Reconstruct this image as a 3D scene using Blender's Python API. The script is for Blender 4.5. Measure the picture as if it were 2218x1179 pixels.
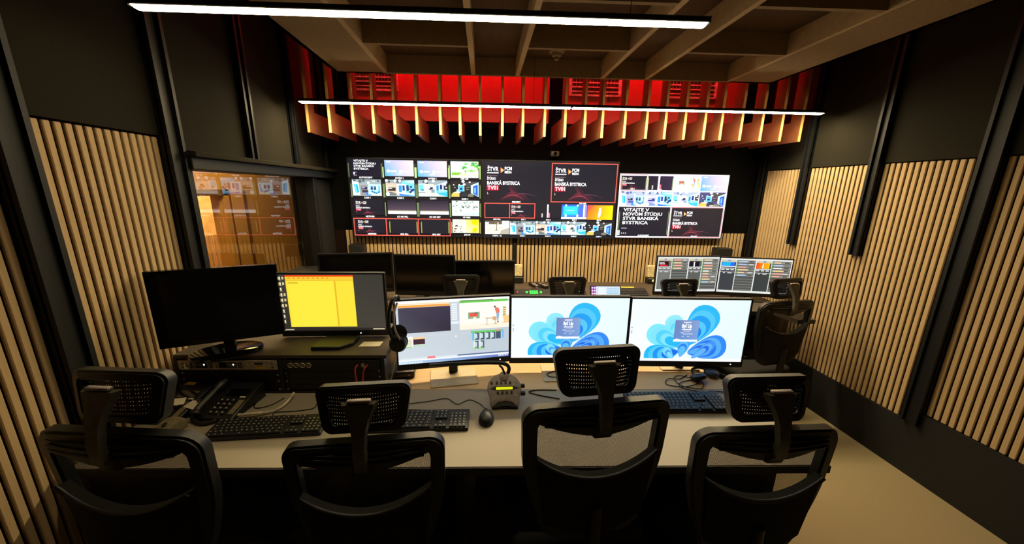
import bpy, bmesh, math, random
from mathutils import Matrix, Vector

# ---------------------------------------------------------------- clear, camera, world, exposure
for o in list(bpy.data.objects):
    bpy.data.objects.remove(o, do_unlink=True)
scene = bpy.context.scene
COL = scene.collection
PI = math.pi

cam_data = bpy.data.cameras.new('camera')
cam = bpy.data.objects.new('camera', cam_data)
COL.objects.link(cam)
R3 = ((0.99698, -0.00441, 0.07755), (-0.07647, -0.23102, 0.96994), (0.01364, -0.97294, -0.23066))
mw = Matrix.Identity(4)
for i in range(3):
    mw[i][0] = R3[i][0]
    mw[i][1] = -R3[i][1]
    mw[i][2] = -R3[i][2]
mw.translation = Vector((0.0, 0.0, 1.65))
cam.matrix_world = mw
cam_data.sensor_fit = 'HORIZONTAL'
cam_data.sensor_width = 36.0
cam_data.lens = 761.0 / 2218.0 * 36.0
cam_data.clip_start = 0.02
scene.camera = cam

world = bpy.data.worlds.new('world')
scene.world = world
world.use_nodes = True
world.node_tree.nodes['Background'].inputs[0].default_value = (0.0, 0.0, 0.0, 1)
world.node_tree.nodes['Background'].inputs[1].default_value = 0.0

vs = scene.view_settings
vs.view_transform = 'Standard'
vs.look = 'None'
vs.exposure = 0.0
vs.gamma = 1.0
vs.use_curve_mapping = False

LED_BACK = 195.0          # radiance of the opal diffusers: the pair by the fins
LED_FRONT = 25.0          # and the dimmed lamp over the front desk
LED_COLOR = (1.0, 0.81, 0.46)
RED_POWER = 70.0          # red cove strips above the wooden fins
SCREEN_GAIN = 1.5        # radiance of a white pixel
SK = -0.042               # the back wall and the desks stand slightly askew: dy per dx
YAW = math.atan(SK)

# ---------------------------------------------------------------- helpers
def lin(c):
    out = []
    for v in c[:3]:
        v = v / 255.0
        out.append(v / 12.92 if v <= 0.04045 else ((v + 0.055) / 1.055) ** 2.4)
    return tuple(out) + (1.0,)

MATS = {}
def pmat(name, col, rough=0.6, metal=0.0, spec=0.5, noise=None, bump=0.0, scale=80.0, stretch=(1, 1, 1), col2=None, coat=0.0):
    """procedural principled material; noise mixes col and col2"""
    m = bpy.data.materials.new(name)
    m.use_nodes = True
    nt = m.node_tree
    b = nt.nodes['Principled BSDF']
    b.inputs['Base Color'].default_value = lin(col)
    b.inputs['Roughness'].default_value = rough
    b.inputs['Metallic'].default_value = metal
    b.inputs['Specular IOR Level'].default_value = spec
    b.inputs['Coat Weight'].default_value = coat
    if noise:
        tc = nt.nodes.new('ShaderNodeTexCoord')
        mp = nt.nodes.new('ShaderNodeMapping')
        mp.inputs['Scale'].default_value = stretch
        nz = nt.nodes.new('ShaderNodeTexNoise')
        nz.inputs['Scale'].default_value = scale
        nz.inputs['Detail'].default_value = 4.0
        rp = nt.nodes.new('ShaderNodeValToRGB')
        rp.color_ramp.elements[0].position = 0.5 - noise
        rp.color_ramp.elements[1].position = 0.5 + noise
        rp.color_ramp.elements[0].color = lin(col2 or tuple(v * 0.8 for v in col))
        rp.color_ramp.elements[1].color = lin(col)
        nt.links.new(tc.outputs['Object'], mp.inputs['Vector'])
        nt.links.new(mp.outputs['Vector'], nz.inputs['Vector'])
        nt.links.new(nz.outputs['Fac'], rp.inputs['Fac'])
        nt.links.new(rp.outputs['Color'], b.inputs['Base Color'])
        if bump:
            bp = nt.nodes.new('ShaderNodeBump')
            bp.inputs['Strength'].default_value = bump
            bp.inputs['Distance'].default_value = 0.002
            nt.links.new(nz.outputs['Fac'], bp.inputs['Height'])
            nt.links.new(bp.outputs['Normal'], b.inputs['Normal'])
    MATS[name] = m
    return m

def emat(name, col, strength, sample=True, raw=False):
    m = bpy.data.materials.new(name)
    m.use_nodes = True
    nt = m.node_tree
    b = nt.nodes['Principled BSDF']
    c = (col[0], col[1], col[2], 1.0) if raw else lin(col)
    b.inputs['Base Color'].default_value = (0.02, 0.02, 0.02, 1)
    b.inputs['Emission Color'].default_value = c
    b.inputs['Emission Strength'].default_value = strength
    b.inputs['Roughness'].default_value = 0.3
    if not sample:
        m.cycles.emission_sampling = 'NONE'
    MATS[name] = m
    return m

def mesh_mat(name, col, sx, sz, duty, rough=0.6):
    """woven net: threads with see-through holes laid out on the object's own x and z"""
    m = bpy.data.materials.new(name)
    m.use_nodes = True
    nt = m.node_tree
    b = nt.nodes['Principled BSDF']
    b.inputs['Base Color'].default_value = lin(col)
    b.inputs['Roughness'].default_value = rough
    tc = nt.nodes.new('ShaderNodeTexCoord')
    sp = nt.nodes.new('ShaderNodeSeparateXYZ')
    nt.links.new(tc.outputs['Object'], sp.inputs[0])
    def wave(axis, k):
        a = nt.nodes.new('ShaderNodeMath'); a.operation = 'MULTIPLY'; a.inputs[1].default_value = k
        nt.links.new(sp.outputs[axis], a.inputs[0])
        f = nt.nodes.new('ShaderNodeMath'); f.operation = 'FRACT'
        nt.links.new(a.outputs[0], f.inputs[0])
        g = nt.nodes.new('ShaderNodeMath'); g.operation = 'LESS_THAN'; g.inputs[1].default_value = duty
        nt.links.new(f.outputs[0], g.inputs[0])
        return g
    w1 = wave('X', sx); w2 = wave('Z', sz)
    mul = nt.nodes.new('ShaderNodeMath'); mul.operation = 'MULTIPLY'
    nt.links.new(w1.outputs[0], mul.inputs[0]); nt.links.new(w2.outputs[0], mul.inputs[1])
    inv = nt.nodes.new('ShaderNodeMath'); inv.operation = 'SUBTRACT'; inv.inputs[0].default_value = 1.0
    nt.links.new(mul.outputs[0], inv.inputs[1])
    nt.links.new(inv.outputs[0], b.inputs['Alpha'])
    MATS[name] = m
    return m

class MB:
    """collects shapes and links them as one mesh object"""
    def __init__(self):
        self.v = []; self.f = []
    def add(self, verts, faces, M=None):
        n = len(self.v)
        for p in verts:
            p = Vector(p)
            if M is not None:
                p = M @ p
            self.v.append((p.x, p.y, p.z))
        for f in faces:
            self.f.append(tuple(i + n for i in f))
        return self
    def box(self, c, s, bevel=0.0, seg=2, M=None):
        hx, hy, hz = s[0] / 2, s[1] / 2, s[2] / 2
        vs_ = [(c[0] + x * hx, c[1] + y * hy, c[2] + z * hz) for x in (-1, 1) for y in (-1, 1) for z in (-1, 1)]
        fs_ = [(0, 1, 3, 2), (4, 6, 7, 5), (0, 4, 5, 1), (2, 3, 7, 6), (0, 2, 6, 4), (1, 5, 7, 3)]
        if bevel <= 0:
            return self.add(vs_, fs_, M)
        bm = bmesh.new()
        bv = [bm.verts.new(p) for p in vs_]
        for f in fs_:
            bm.faces.new([bv[i] for i in f])
        bmesh.ops.bevel(bm, geom=bm.edges[:], offset=bevel, segments=seg, profile=0.5, affect='EDGES')
        return self._bm(bm, M)
    def _bm(self, bm, M=None):
        bm.verts.index_update()
        vs_ = [v.co.copy() for v in bm.verts]
        fs_ = [[v.index for v in f.verts] for f in bm.faces]
        bm.free()
        return self.add(vs_, fs_, M)
    def span(self, a, b, **k):
        return self.box([(a[i] + b[i]) / 2 for i in range(3)], [abs(b[i] - a[i]) for i in range(3)], **k)
    def prism(self, poly, d0, d1, axis='y', M=None, bevel=0.0, seg=2):
        """extrude a 2-D outline; axis y: outline in x,z"""
        def P(p, d):
            return (p[0], d, p[1]) if axis == 'y' else ((p[0], p[1], d) if axis == 'z' else (d, p[0], p[1]))
        n = len(poly)
        vs_ = [P(p, d0) for p in poly] + [P(p, d1) for p in poly]
        fs_ = [tuple(range(n)), tuple(range(2 * n - 1, n - 1, -1))] + [(i, n + i, n + (i + 1) % n, (i + 1) % n) for i in range(n)]
        bm = bmesh.new()
        bv = [bm.verts.new(p) for p in vs_]
        for f in fs_:
            bm.faces.new([bv[i] for i in f])
        bmesh.ops.recalc_face_normals(bm, faces=bm.faces[:])
        if bevel > 0:
            caps = [f for f in bm.faces if len(f.verts) == n]
            es = set(e for f in caps for e in f.edges)
            bmesh.ops.bevel(bm, geom=list(es), offset=bevel, segments=seg, profile=0.5, affect='EDGES')
        return self._bm(bm, M)
    def cyl(self, p0, p1, r0, r1=None, n=16, M=None):
        r1 = r0 if r1 is None else r1
        p0 = Vector(p0); p1 = Vector(p1)
        d = (p1 - p0).normalized()
        a = d.orthogonal().normalized(); b = d.cross(a)
        vs_ = []
        for p, r in ((p0, r0), (p1, r1)):
            for i in range(n):
                t = 2 * PI * i / n
                vs_.append(p + a * (r * math.cos(t)) + b * (r * math.sin(t)))
        fs_ = [(i, (i + 1) % n, n + (i + 1) % n, n + i) for i in range(n)]
        fs_ += [tuple(range(n - 1, -1, -1)), tuple(range(n, 2 * n))]
        return self.add(vs_, fs_, M)
    def tube(self, pts, r, n=8, sub=6, M=None, closed=False):
        """smooth tube through points"""
        P = [Vector(p) for p in pts]
        if sub > 1 and len(P) > 2:
            Q = []
            m = len(P)
            rng = range(m) if closed else range(m - 1)
            for i in rng:
                p1 = P[i]; p2 = P[(i + 1) % m]
                p0 = P[(i - 1) % m] if (closed or i > 0) else p1
                p3 = P[(i + 2) % m] if (closed or i < m - 2) else p2
                for k in range(sub):
                    t = k / sub
                    Q.append(0.5 * ((2 * p1) + (p2 - p0) * t + (2 * p0 - 5 * p1 + 4 * p2 - p3) * t * t + (3 * p1 - p0 - 3 * p2 + p3) * t ** 3))
            if not closed:
                Q.append(P[-1])
            P = Q
        rr = r if callable(r) else (lambda t: r)
        vs_ = []; fs_ = []
        m = len(P)
        up = None
        for i, p in enumerate(P):
            d = (P[(i + 1) % m] - P[i - 1]) if closed else (P[min(i + 1, m - 1)] - P[max(i - 1, 0)])
            d = d.normalized() if d.length > 1e-9 else Vector((0, 0, 1))
            a = d.orthogonal() if up is None else (up - d * up.dot(d))
            a = a.normalized() if a.length > 1e-9 else d.orthogonal().normalized()
            up = a
            b = d.cross(a)
            q = rr(i / max(1, m - 1))
            for k in range(n):
                t = 2 * PI * k / n
                vs_.append(p + a * (q * math.cos(t)) + b * (q * math.sin(t)))
        for i in range(m if closed else m - 1):
            j = (i + 1) % m
            for k in range(n):
                fs_.append((i * n + k, i * n + (k + 1) % n, j * n + (k + 1) % n, j * n + k))
        if not closed:
            fs_.append(tuple(range(n - 1, -1, -1)))
            fs_.append(tuple((m - 1) * n + k for k in range(n)))
        return self.add(vs_, fs_, M)
    def lathe(self, prof, n=24, M=None):
        vs_ = []; fs_ = []
        m = len(prof)
        for r, z in prof:
            for i in range(n):
                t = 2 * PI * i / n
                vs_.append((r * math.cos(t), r * math.sin(t), z))
        for j in range(m - 1):
            for i in range(n):
                fs_.append((j * n + i, j * n + (i + 1) % n, (j + 1) * n + (i + 1) % n, (j + 1) * n + i))
        fs_.append(tuple(range(n - 1, -1, -1)))
        fs_.append(tuple((m - 1) * n + i for i in range(n)))
        return self.add(vs_, fs_, M)
    def mesh(self, name, mat, smooth=None):
        me = bpy.data.meshes.new(name)
        me.from_pydata(self.v, [], self.f)
        me.validate()
        bm = bmesh.new(); bm.from_mesh(me)
        bmesh.ops.recalc_face_normals(bm, faces=bm.faces[:])
        bm.to_mesh(me); bm.free()
        if smooth:
            me.polygons.foreach_set('use_smooth', [True] * len(me.polygons))
            me.set_sharp_from_angle(angle=math.radians(smooth))
        if mat:
            me.materials.append(MATS[mat])
        me.update()
        return me
    def build(self, name, mat, parent=None, smooth=None, label=None, loc=None, rot=None):
        o = bpy.data.objects.new(name, self.mesh(name, mat, smooth))
        COL.objects.link(o)
        if parent is not None:
            o.parent = parent
        if loc is not None:
            o.location = loc
        if rot is not None:
            o.rotation_euler = rot
        if label:
            o['label'] = label
        return o

def put(name, me, parent=None, loc=(0, 0, 0), rot=(0, 0, 0)):
    o = bpy.data.objects.new(name, me)
    COL.objects.link(o)
    if parent is not None:
        o.parent = parent
    o.location = loc
    o.rotation_euler = rot
    return o

def thing(name, label, cat, loc=(0, 0, 0), rot=(0, 0, 0), group=None):
    o = bpy.data.objects.new(name, None)
    o.empty_display_size = 0.05
    COL.objects.link(o)
    o.location = loc
    o.rotation_euler = rot
    tag(o, label, cat, group)
    return o

def tag(o, label, cat, group=None):
    o['label'] = label; o['category'] = cat
    if group:
        o['group'] = group
    return o

def struct(o):
    o['kind'] = 'structure'
    return o

def rrect(w, h, r, n=6, cx=0.0, cz=0.0):
    pts = []
    for sx, sz, a0 in ((1, 1, 0), (-1, 1, 90), (-1, -1, 180), (1, -1, 270)):
        for i in range(n + 1):
            a = math.radians(a0 + 90.0 * i / n)
            pts.append((cx + sx * (w / 2 - r) + r * math.cos(a), cz + sz * (h / 2 - r) + r * math.sin(a)))
    return pts

# ---------------------------------------------------------------- materials
pmat('wall_black', (7, 7, 8), 0.95, spec=0.1, noise=0.25, scale=30)
pmat('panel_grey', (38, 35, 28), 0.9, noise=0.3, scale=260, bump=0.2, col2=(32, 29, 23), spec=0.08)
pmat('slat_wood', (188, 162, 124), 0.68, noise=0.3, scale=14, stretch=(9, 9, 0.7), col2=(174, 146, 106), spec=0.25)
pmat('slat_felt', (30, 16, 12), 0.95, spec=0.1, noise=0.3, scale=300)
pmat('fin_shaded', (112, 66, 40), 0.6, noise=0.25, scale=10, stretch=(4, 1, 1), col2=(92, 52, 30), spec=0.3)  # same wood as the front edges; shade on the faces put into the colour
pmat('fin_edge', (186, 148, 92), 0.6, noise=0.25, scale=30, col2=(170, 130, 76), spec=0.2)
pmat('post_black', (13, 14, 16), 0.55, spec=0.3, noise=0.2, scale=40, col2=(18, 19, 22))
pmat('carpet', (158, 143, 112), 0.97, noise=0.3, scale=420, bump=0.5, col2=(136, 122, 94), spec=0.1)
pmat('rear_wall', (120, 102, 76), 0.8, noise=0.3, scale=20)
pmat('ceiling_black', (14, 14, 14), 0.9, noise=0.2, scale=10)
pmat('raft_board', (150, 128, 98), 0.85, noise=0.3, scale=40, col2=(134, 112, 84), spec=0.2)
pmat('raft_lit', (190, 168, 132), 0.8, noise=0.3, scale=40, col2=(176, 152, 116), spec=0.2)  # beams: bounced light put into a lighter tone of the raft
pmat('raft_shaded', (96, 78, 60), 0.9, noise=0.3, scale=40, col2=(84, 66, 50), spec=0.1)  # inside of the recesses: shade put into a darker tone of the raft
pmat('red_lit_panel', (200, 70, 62), 0.7, noise=0.3, scale=3, col2=(180, 50, 44))  # wall behind the fins; red glow of the cove put into its colour
pmat('plinth_black', (9, 9, 11), 0.7, noise=0.2, scale=60)
pmat('desk_top', (160, 149, 132), 0.5, noise=0.3, scale=520, col2=(145, 134, 118), spec=0.4, bump=0.05)
pmat('desk_wood', (222, 188, 142), 0.5, noise=0.3, scale=8, stretch=(1, 12, 1), col2=(206, 170, 124), spec=0.35)
pmat('desk_edge', (46, 42, 38), 0.6, noise=0.2, scale=60)
pmat('desk_dark', (16, 16, 17), 0.7, noise=0.2, scale=60)
pmat('plastic_black', (20, 20, 21), 0.42, noise=0.2, scale=90, spec=0.5)
pmat('plastic_gloss', (8, 8, 9), 0.08, noise=0.2, scale=90, spec=0.6)
pmat('screen_off', (6, 6, 7), 0.16, noise=0.1, scale=5, spec=0.5)
pmat('key_black', (30, 30, 33), 0.45, noise=0.2, scale=200)
pmat('key_print', (196, 192, 184), 0.5, noise=0.2, scale=200)
pmat('chair_plastic', (26, 26, 27), 0.42, noise=0.2, scale=50, spec=0.5)
pmat('chair_stem', (96, 94, 86), 0.4, noise=0.2, scale=50, spec=0.5)
pmat('chair_fabric', (16, 16, 17), 0.9, noise=0.3, scale=300, bump=0.3)
pmat('chrome', (190, 190, 190), 0.2, metal=1.0, noise=0.1, scale=20)
pmat('silver', (196, 188, 170), 0.45, metal=0.15, noise=0.2, scale=60, col2=(158, 150, 136))
pmat('foot_silver', (208, 190, 160), 0.45, metal=0.25, noise=0.2, scale=40, col2=(198, 180, 150))
pmat('rack_black', (24, 24, 25), 0.5, noise=0.2, scale=80)
pmat('rack_top', (74, 64, 52), 0.6, noise=0.3, scale=40, col2=(62, 53, 42))
pmat('grey_plastic', (168, 156, 154), 0.45, noise=0.2, scale=70)
pmat('grey_dock', (128, 116, 88), 0.6, noise=0.2, scale=70)
pmat('paper', (226, 216, 190), 0.8, noise=0.2, scale=60, col2=(214, 204, 178))
pmat('sticker_yellow', (236, 200, 70), 0.7, noise=0.2, scale=100)
pmat('cable_white', (226, 214, 186), 0.5, noise=0.1, scale=50)
pmat('cable_black', (24, 22, 20), 0.5, noise=0.1, scale=50)
pmat('cable_red', (206, 66, 62), 0.5, noise=0.1, scale=50)
pmat('plate_cream', (226, 206, 160), 0.55, noise=0.1, scale=50)
pmat('corridor_wall', (206, 160, 86), 0.85, noise=0.3, scale=14, col2=(196, 150, 78))
pmat('corridor_trim', (128, 84, 42), 0.6, noise=0.25, scale=20)
pmat('corridor_light', (232, 208, 150), 0.8, noise=0.2, scale=8)
pmat('smoke_white', (172, 156, 132), 0.6, noise=0.1, scale=30)
pmat('grille_red', (255, 205, 205), 0.5, noise=0.1, scale=30)
mesh_mat('net_back', (58, 54, 56), 400.0, 400.0, 0.56)
mesh_mat('net_head', (30, 30, 31), 150.0, 95.0, 0.28)
emat('led_back', LED_COLOR, LED_BACK, raw=True)
emat('led_front', LED_COLOR, LED_FRONT, raw=True)
emat('led_red', (1.0, 0.02, 0.025), RED_POWER, raw=True)
emat('lamp_warm', (1.0, 0.68, 0.26), 27.0, raw=True)
emat('lamp_room', (1.0, 0.78, 0.42), 90.0, raw=True)
emat('dot_white', (255, 250, 240), 3.0, sample=False)
emat('dot_green', (40, 240, 70), 2.0, sample=False)
emat('dot_red', (255, 70, 60), 2.0, sample=False)
emat('dot_amber', (255, 230, 110), 3.0, sample=False)
emat('lcd_yellow', (226, 230, 20), 1.0, sample=False)

def glass_mat():
    m = bpy.data.materials.new('glass')
    m.use_nodes = True
    nt = m.node_tree
    nt.nodes.clear()
    out = nt.nodes.new('ShaderNodeOutputMaterial')
    mix = nt.nodes.new('ShaderNodeMixShader')
    tr = nt.nodes.new('ShaderNodeBsdfTransparent')
    tr.inputs[0].default_value = (0.92, 0.90, 0.86, 1)
    gl = nt.nodes.new('ShaderNodeBsdfGlossy')
    gl.inputs['Roughness'].default_value = 0.0
    fr = nt.nodes.new('ShaderNodeFresnel')
    fr.inputs['IOR'].default_value = 2.3
    ge = nt.nodes.new('ShaderNodeNewGeometry')
    inv = nt.nodes.new('ShaderNodeMath'); inv.operation = 'SUBTRACT'; inv.inputs[0].default_value = 1.0
    mul = nt.nodes.new('ShaderNodeMath'); mul.operation = 'MULTIPLY'
    nt.links.new(ge.outputs['Backfacing'], inv.inputs[1])
    nt.links.new(fr.outputs[0], mul.inputs[0]); nt.links.new(inv.outputs[0], mul.inputs[1])
    nt.links.new(mul.outputs[0], mix.inputs[0])
    nt.links.new(tr.outputs[0], mix.inputs[1])
    nt.links.new(gl.outputs[0], mix.inputs[2])
    nt.links.new(mix.outputs[0], out.inputs[0])
    MATS['glass'] = m
glass_mat()

def art_mat(name, gain):
    m = bpy.data.materials.new(name)
    m.use_nodes = True
    nt = m.node_tree
    b = nt.nodes['Principled BSDF']
    b.inputs['Base Color'].default_value = (0.01, 0.01, 0.011, 1)
    b.inputs['Roughness'].default_value = 0.22
    at = nt.nodes.new('ShaderNodeAttribute')
    at.attribute_name = 'Col'
    nt.links.new(at.outputs['Color'], b.inputs['Emission Color'])
    b.inputs['Emission Strength'].default_value = gain
    MATS[name] = m
    return m
art_mat('picture', SCREEN_GAIN)
art_mat('picture_fine', SCREEN_GAIN).cycles.emission_sampling = 'NONE'
art_mat('picture_desk', 1.02)

# ---------------------------------------------------------------- the room
XL, XR, YB, YF, ZC = -1.38, 2.535, 3.305, -1.7, 2.95
def yb(x, y=YB):
    return y + SK * x

def quad_obj(name, pts, mat, thick_dir, parent=None):
    """slab from four corners with a thickness vector"""
    a = [Vector(p) for p in pts]
    t = Vector(thick_dir)
    vs_ = a + [p + t for p in a]
    fs_ = [(0, 1, 2, 3), (7, 6, 5, 4), (0, 4, 5, 1), (1, 5, 6, 2), (2, 6, 7, 3), (3, 7, 4, 0)]
    return MB().add(vs_, fs_).build(name, mat, parent)

struct(quad_obj('floor', [(-4.6, YF, 0), (XR + .3, YF, 0), (XR + .3, 6.6, 0), (-4.6, 6.6, 0)], 'carpet', (0, 0, -0.1)))
struct(quad_obj('ceiling', [(XL - .2, YF, ZC), (XR + .2, YF, ZC), (XR + .2, 3.7, ZC), (XL - .2, 3.7, ZC)], 'ceiling_black', (0, 0, 0.1)))

WB = struct(quad_obj('wall_back', [(XL - .1, yb(XL - .1), 0), (XR + .1, yb(XR + .1), 0), (XR + .1, yb(XR + .1), ZC), (XL - .1, yb(XL - .1), ZC)], 'wall_black', (0, 0.12, 0)))
WR = struct(quad_obj('wall_right', [(XR + .02, YF, 0), (XR + .02, 3.45, 0), (XR + .02, 3.45, ZC), (XR + .02, YF, ZC)], 'slat_felt', (0.12, 0, 0)))
# left wall with the window opening
WY0, WY1, WZ0, WZ1 = 1.80, 3.03, 0.985, 1.735
wl = MB()
for a, b in (((XL - .02, YF, 0), (XL - .16, WY0, ZC)), ((XL - .02, WY1, 0), (XL - .16, 3.6, ZC)),
             ((XL - .02, WY0, 0), (XL - .16, WY1, WZ0)), ((XL - .02, WY0, WZ1), (XL - .16, WY1, ZC))):
    wl.span(a, b)
WL = struct(wl.build('wall_left', 'slat_felt'))
struct(quad_obj('wall_front', [(XL - .16, YF, 0), (XR + .14, YF, 0), (XR + .14, YF, ZC), (XL - .16, YF, ZC)], 'rear_wall', (0, -0.1, 0)))

# slats, each one a board of its own
def slat_mesh(w, h, d, along):
    s = (d, w, h) if along == 'y' else (w, d, h)
    return MB().box((0, 0, 0), s, bevel=0.0025, seg=1).mesh('slat', 'slat_wood')
# right wall
zt = 1.836
P_R = 0.0328
def slats_right(y0, y1, z0, z1, bits=None):
    n = max(1, int(round((y1 - y0) / P_R)))
    p = (y1 - y0) / n
    me = slat_mesh(p * 0.70, z1 - z0, 0.012, 'y')
    for i in range(n):
        put('slat', me, WR, (XR + .014, y0 + p * (i + .5), (z0 + z1) / 2))
slats_right(0.62, 1.575 * 1.018, 0.408, zt)
slats_right(1.655 * 1.018, 2.113 * 1.018 + 0.0, 0.322, zt)
n_b = 2
slats_right(2.113 * 1.018, 2.172 * 1.018, 0.322, 1.236)
slats_right(2.172 * 1.018, 2.617 * 1.018, 0.322, zt)
slats_right(2.617 * 1.018, 2.672 * 1.018, 0.322, 1.232)
slats_right(2.672 * 1.018, 3.10, 0.322, zt)
slats_right(3.165, 3.20, 0.322, 1.98)
# left wall
P_L = 0.0312
def slats_left(y0, y1, z0, z1):
    n = max(1, int(round((y1 - y0) / P_L)))
    p = (y1 - y0) / n
    me = slat_mesh(p * 0.68, z1 - z0, 0.012, 'y')
    for i in range(n):
        put('slat', me, WL, (XL - .014, y0 + p * (i + .5), (z0 + z1) / 2))
slats_left(0.55, 1.145, 0.30, 1.843)
slats_left(1.228, 1.702, 0.30, 1.843)
slats_left(3.318, 3.36, 1.80, 2.05)
# back wall, below the displays
P_B = 0.0350
def slats_back(x0, x1, z0, z1):
    n = max(1, int(round((x1 - x0) / P_B)))
    p = (x1 - x0) / n
    me = slat_mesh(p * 0.70, z1 - z0, 0.012, 'x')
    for i in range(n):
        x = x0 + p * (i + .5)
        put('slat', me, WB, (x, yb(x) - .008, (z0 + z1) / 2), (0, 0, YAW))
slats_back(XL + .10, 0.268, 0.32, 1.26)
slats_back(0.300, XR - .04, 0.32, 1.26)
fb = MB()
for x0, x1 in ((XL, 0.268), (0.300, XR)):
    fb.add([(x0, yb(x0) - .002, .3), (x1, yb(x1) - .002, .3), (x1, yb(x1) - .002, 1.26), (x0, yb(x0) - .002, 1.26)], [(0, 1, 2, 3)])
fb.build('felt_backing', 'slat_felt', WB)

# dark acoustic panels above the slats
def panel_side(x, y0, y1, z0, z1, par, mat='panel_grey'):
    s = 1 if x > 0 else -1
    MB().span((x + s * .02, y0 + .004, z0 + .004), (x, y1 - .004, z1)).build('panel', mat, par)
for y0, y1 in ((0.62, 1.603), (1.685, 2.151), (2.211, 2.664), (2.720, 3.10)):
    panel_side(XR, y0, y1, zt + .002, ZC - .02, WR)
panel_side(XR, 3.165, 3.36, 1.985, ZC - .02, WR)
for y0, y1, z0 in ((0.3, 1.145, 1.846), (1.228, 1.702, 1.846), (1.80, 2.262, 1.80), (2.325, 2.77, 1.80), (2.82, 3.27, 1.80)):
    panel_side(XL, y0, y1, z0, ZC - .02, WL)
panel_side(XL, WY1 + .03, 3.36, 0.05, 1.70, WL, 'plinth_black')

# black metal posts: two raised lips and a web, one post at a time
TR = [0]
def trim(y0, y1, z0, z1, side, d=0.034, double=True):
    TR[0] += 1
    x = XR if side > 0 else XL
    m = MB()
    m.span((x + side * .02, y0, z0), (x - side * d * .55, y1, z1))
    lip = min(0.016, (y1 - y0) * .3)
    m.span((x - side * .01, y0, z0), (x - side * d, y0 + lip, z1))
    m.span((x - side * .01, y1 - lip, z0), (x - side * d, y1, z1))
    return struct(m.build('trim_%d' % TR[0], 'post_black'))
trim(1.603, 1.685, 0.33, ZC, 1)
trim(2.151, 2.211, 1.240, ZC, 1)
trim(2.664, 2.720, 1.235, ZC, 1)
trim(3.100, 3.165, 0.33, ZC, 1)
trim(1.145, 1.228, 0.0, ZC, -1)
trim(1.702, 1.785, 0.0, ZC, -1)
trim(2.262, 2.325, 1.80, ZC, -1)
trim(2.770, 2.820, 1.80, ZC, -1)
trim(3.270, 3.315, 1.80, ZC, -1)
TR[0] += 1
struct(MB().box((0.284, yb(0.284) - .012, .78), (0.032, .03, .96), M=None).build('trim_%d' % TR[0], 'post_black'))
struct(MB().span((XR + .02, 0.3, 0), (XR - .002, 1.64, .405)).span((XR + .02, 1.64, 0), (XR - .002, 3.32, .322)).build('baseboard_right', 'plinth_black'))
struct(MB().span((XL - .02, 0.3, 0), (XL + .004, 3.45, .30)).build('baseboard_left', 'plinth_black'))

# window into the corridor
win = struct(bpy.data.objects.new('window_1', None)); COL.objects.link(win)
win.location = (XL, (WY0 + WY1) / 2, WZ0)
def wpart(name, a, b, mat):
    o = MB().span(a, b, bevel=0.003, seg=1).build(name, mat)
    o.parent = win
    o.matrix_parent_inverse = Matrix.Translation(win.location).inverted()
    return o
wpart('frame_head', (XL + .05, WY0 - .015, 1.717), (XL - .16, 3.40, 1.772), 'post_black')
wpart('head_ledge', (XL + .075, WY0 - .02, 1.772), (XL - .02, 3.42, 1.797), 'panel_grey')
wpart('frame_jamb', (XL + .02, WY0 - .015, WZ0), (XL - .16, WY0 + .02, 1.717), 'post_black')
wpart('frame_jamb', (XL + .02, WY1 - .02, WZ0), (XL - .16, WY1 + .03, 1.717), 'post_black')
wpart('window_sill', (XL + .06, WY0 - .03, WZ0 - .03), (XL - .16, WY1 + .03, WZ0 + .012), 'post_black')
wpart('pane', (XL - .05, WY0 + .01, WZ0), (XL - .058, WY1 - .01, 1.73), 'glass')

# corridor behind the window
XC = -2.75
struct(MB().span((XC, 4.02, 0), (XC - .1, 6.5, 2.6)).span((XC, 1.2, 0), (XC - .1, 3.55, 2.6)).span((XC, 3.55, 1.56), (XC - .1, 4.02, 2.6)).build('wall_corridor', 'corridor_wall'))
struct(MB().span((XL - .16, 6.5, 0), (-4.6, 6.6, 2.6)).build('wall_corridor_end', 'corridor_wall'))
struct(MB().span((XL - .14, 0.2, 0), (-4.6, 0.3, 2.6)).build('wall_corridor_near', 'corridor_wall'))
struct(MB().span((XL - .16, 0.3, 2.6), (-4.6, 6.6, 2.7)).build('ceiling_corridor', 'corridor_wall'))
wr_ = struct(MB().span((-3.40, 0.3, 0), (-3.50, 6.6, 2.6)).build('wall_beyond', 'corridor_light'))
slm = MB().box((0, 0, 0), (.02, .046, .80), bevel=.002, seg=1).mesh('slat', 'slat_wood')
for i in range(14):
    put('slat', slm, wr_, (-3.39, 4.12 + i * .082, 0.64))
d1 = struct(bpy.data.objects.new('door_1', None)); COL.objects.link(d1)
d1.location = (XC, 4.05, 0)
def dpart(name, a, b, mat):
    o = MB().span(a, b).build(name, mat, d1)
    o.matrix_parent_inverse = Matrix.Translation(d1.location).inverted()
    return o
dpart('door_jamb', (XC + .02, 4.00, 0), (XC - .12, 4.07, 1.60), 'corridor_wall')
dpart('door_seal', (XC + .022, 4.07, 0), (XC + .001, 4.095, 1.60), 'corridor_trim')
dpart('door_jamb', (XC + .02, 3.50, 0), (XC - .12, 3.56, 1.60), 'corridor_trim')
dpart('door_head', (XC + .02, 3.50, 1.54), (XC - .12, 4.07, 1.60), 'corridor_trim')
dpart('door_leaf', (XC + .03, 4.10, 0), (XC + .003, 4.28, 1.60), 'corridor_wall')
dpart('door_edge', (XC + .035, 4.28, 0), (XC + .003, 4.33, 1.60), 'corridor_trim')
cl = thing('corridor_lamp', 'warm ceiling lamp in the corridor behind the window', 'lamp', (-2.1, 3.4, 2.58))
MB().box((0, 0, 0), (.5, 1.3, .03)).build('housing', 'smoke_white', cl)
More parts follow.
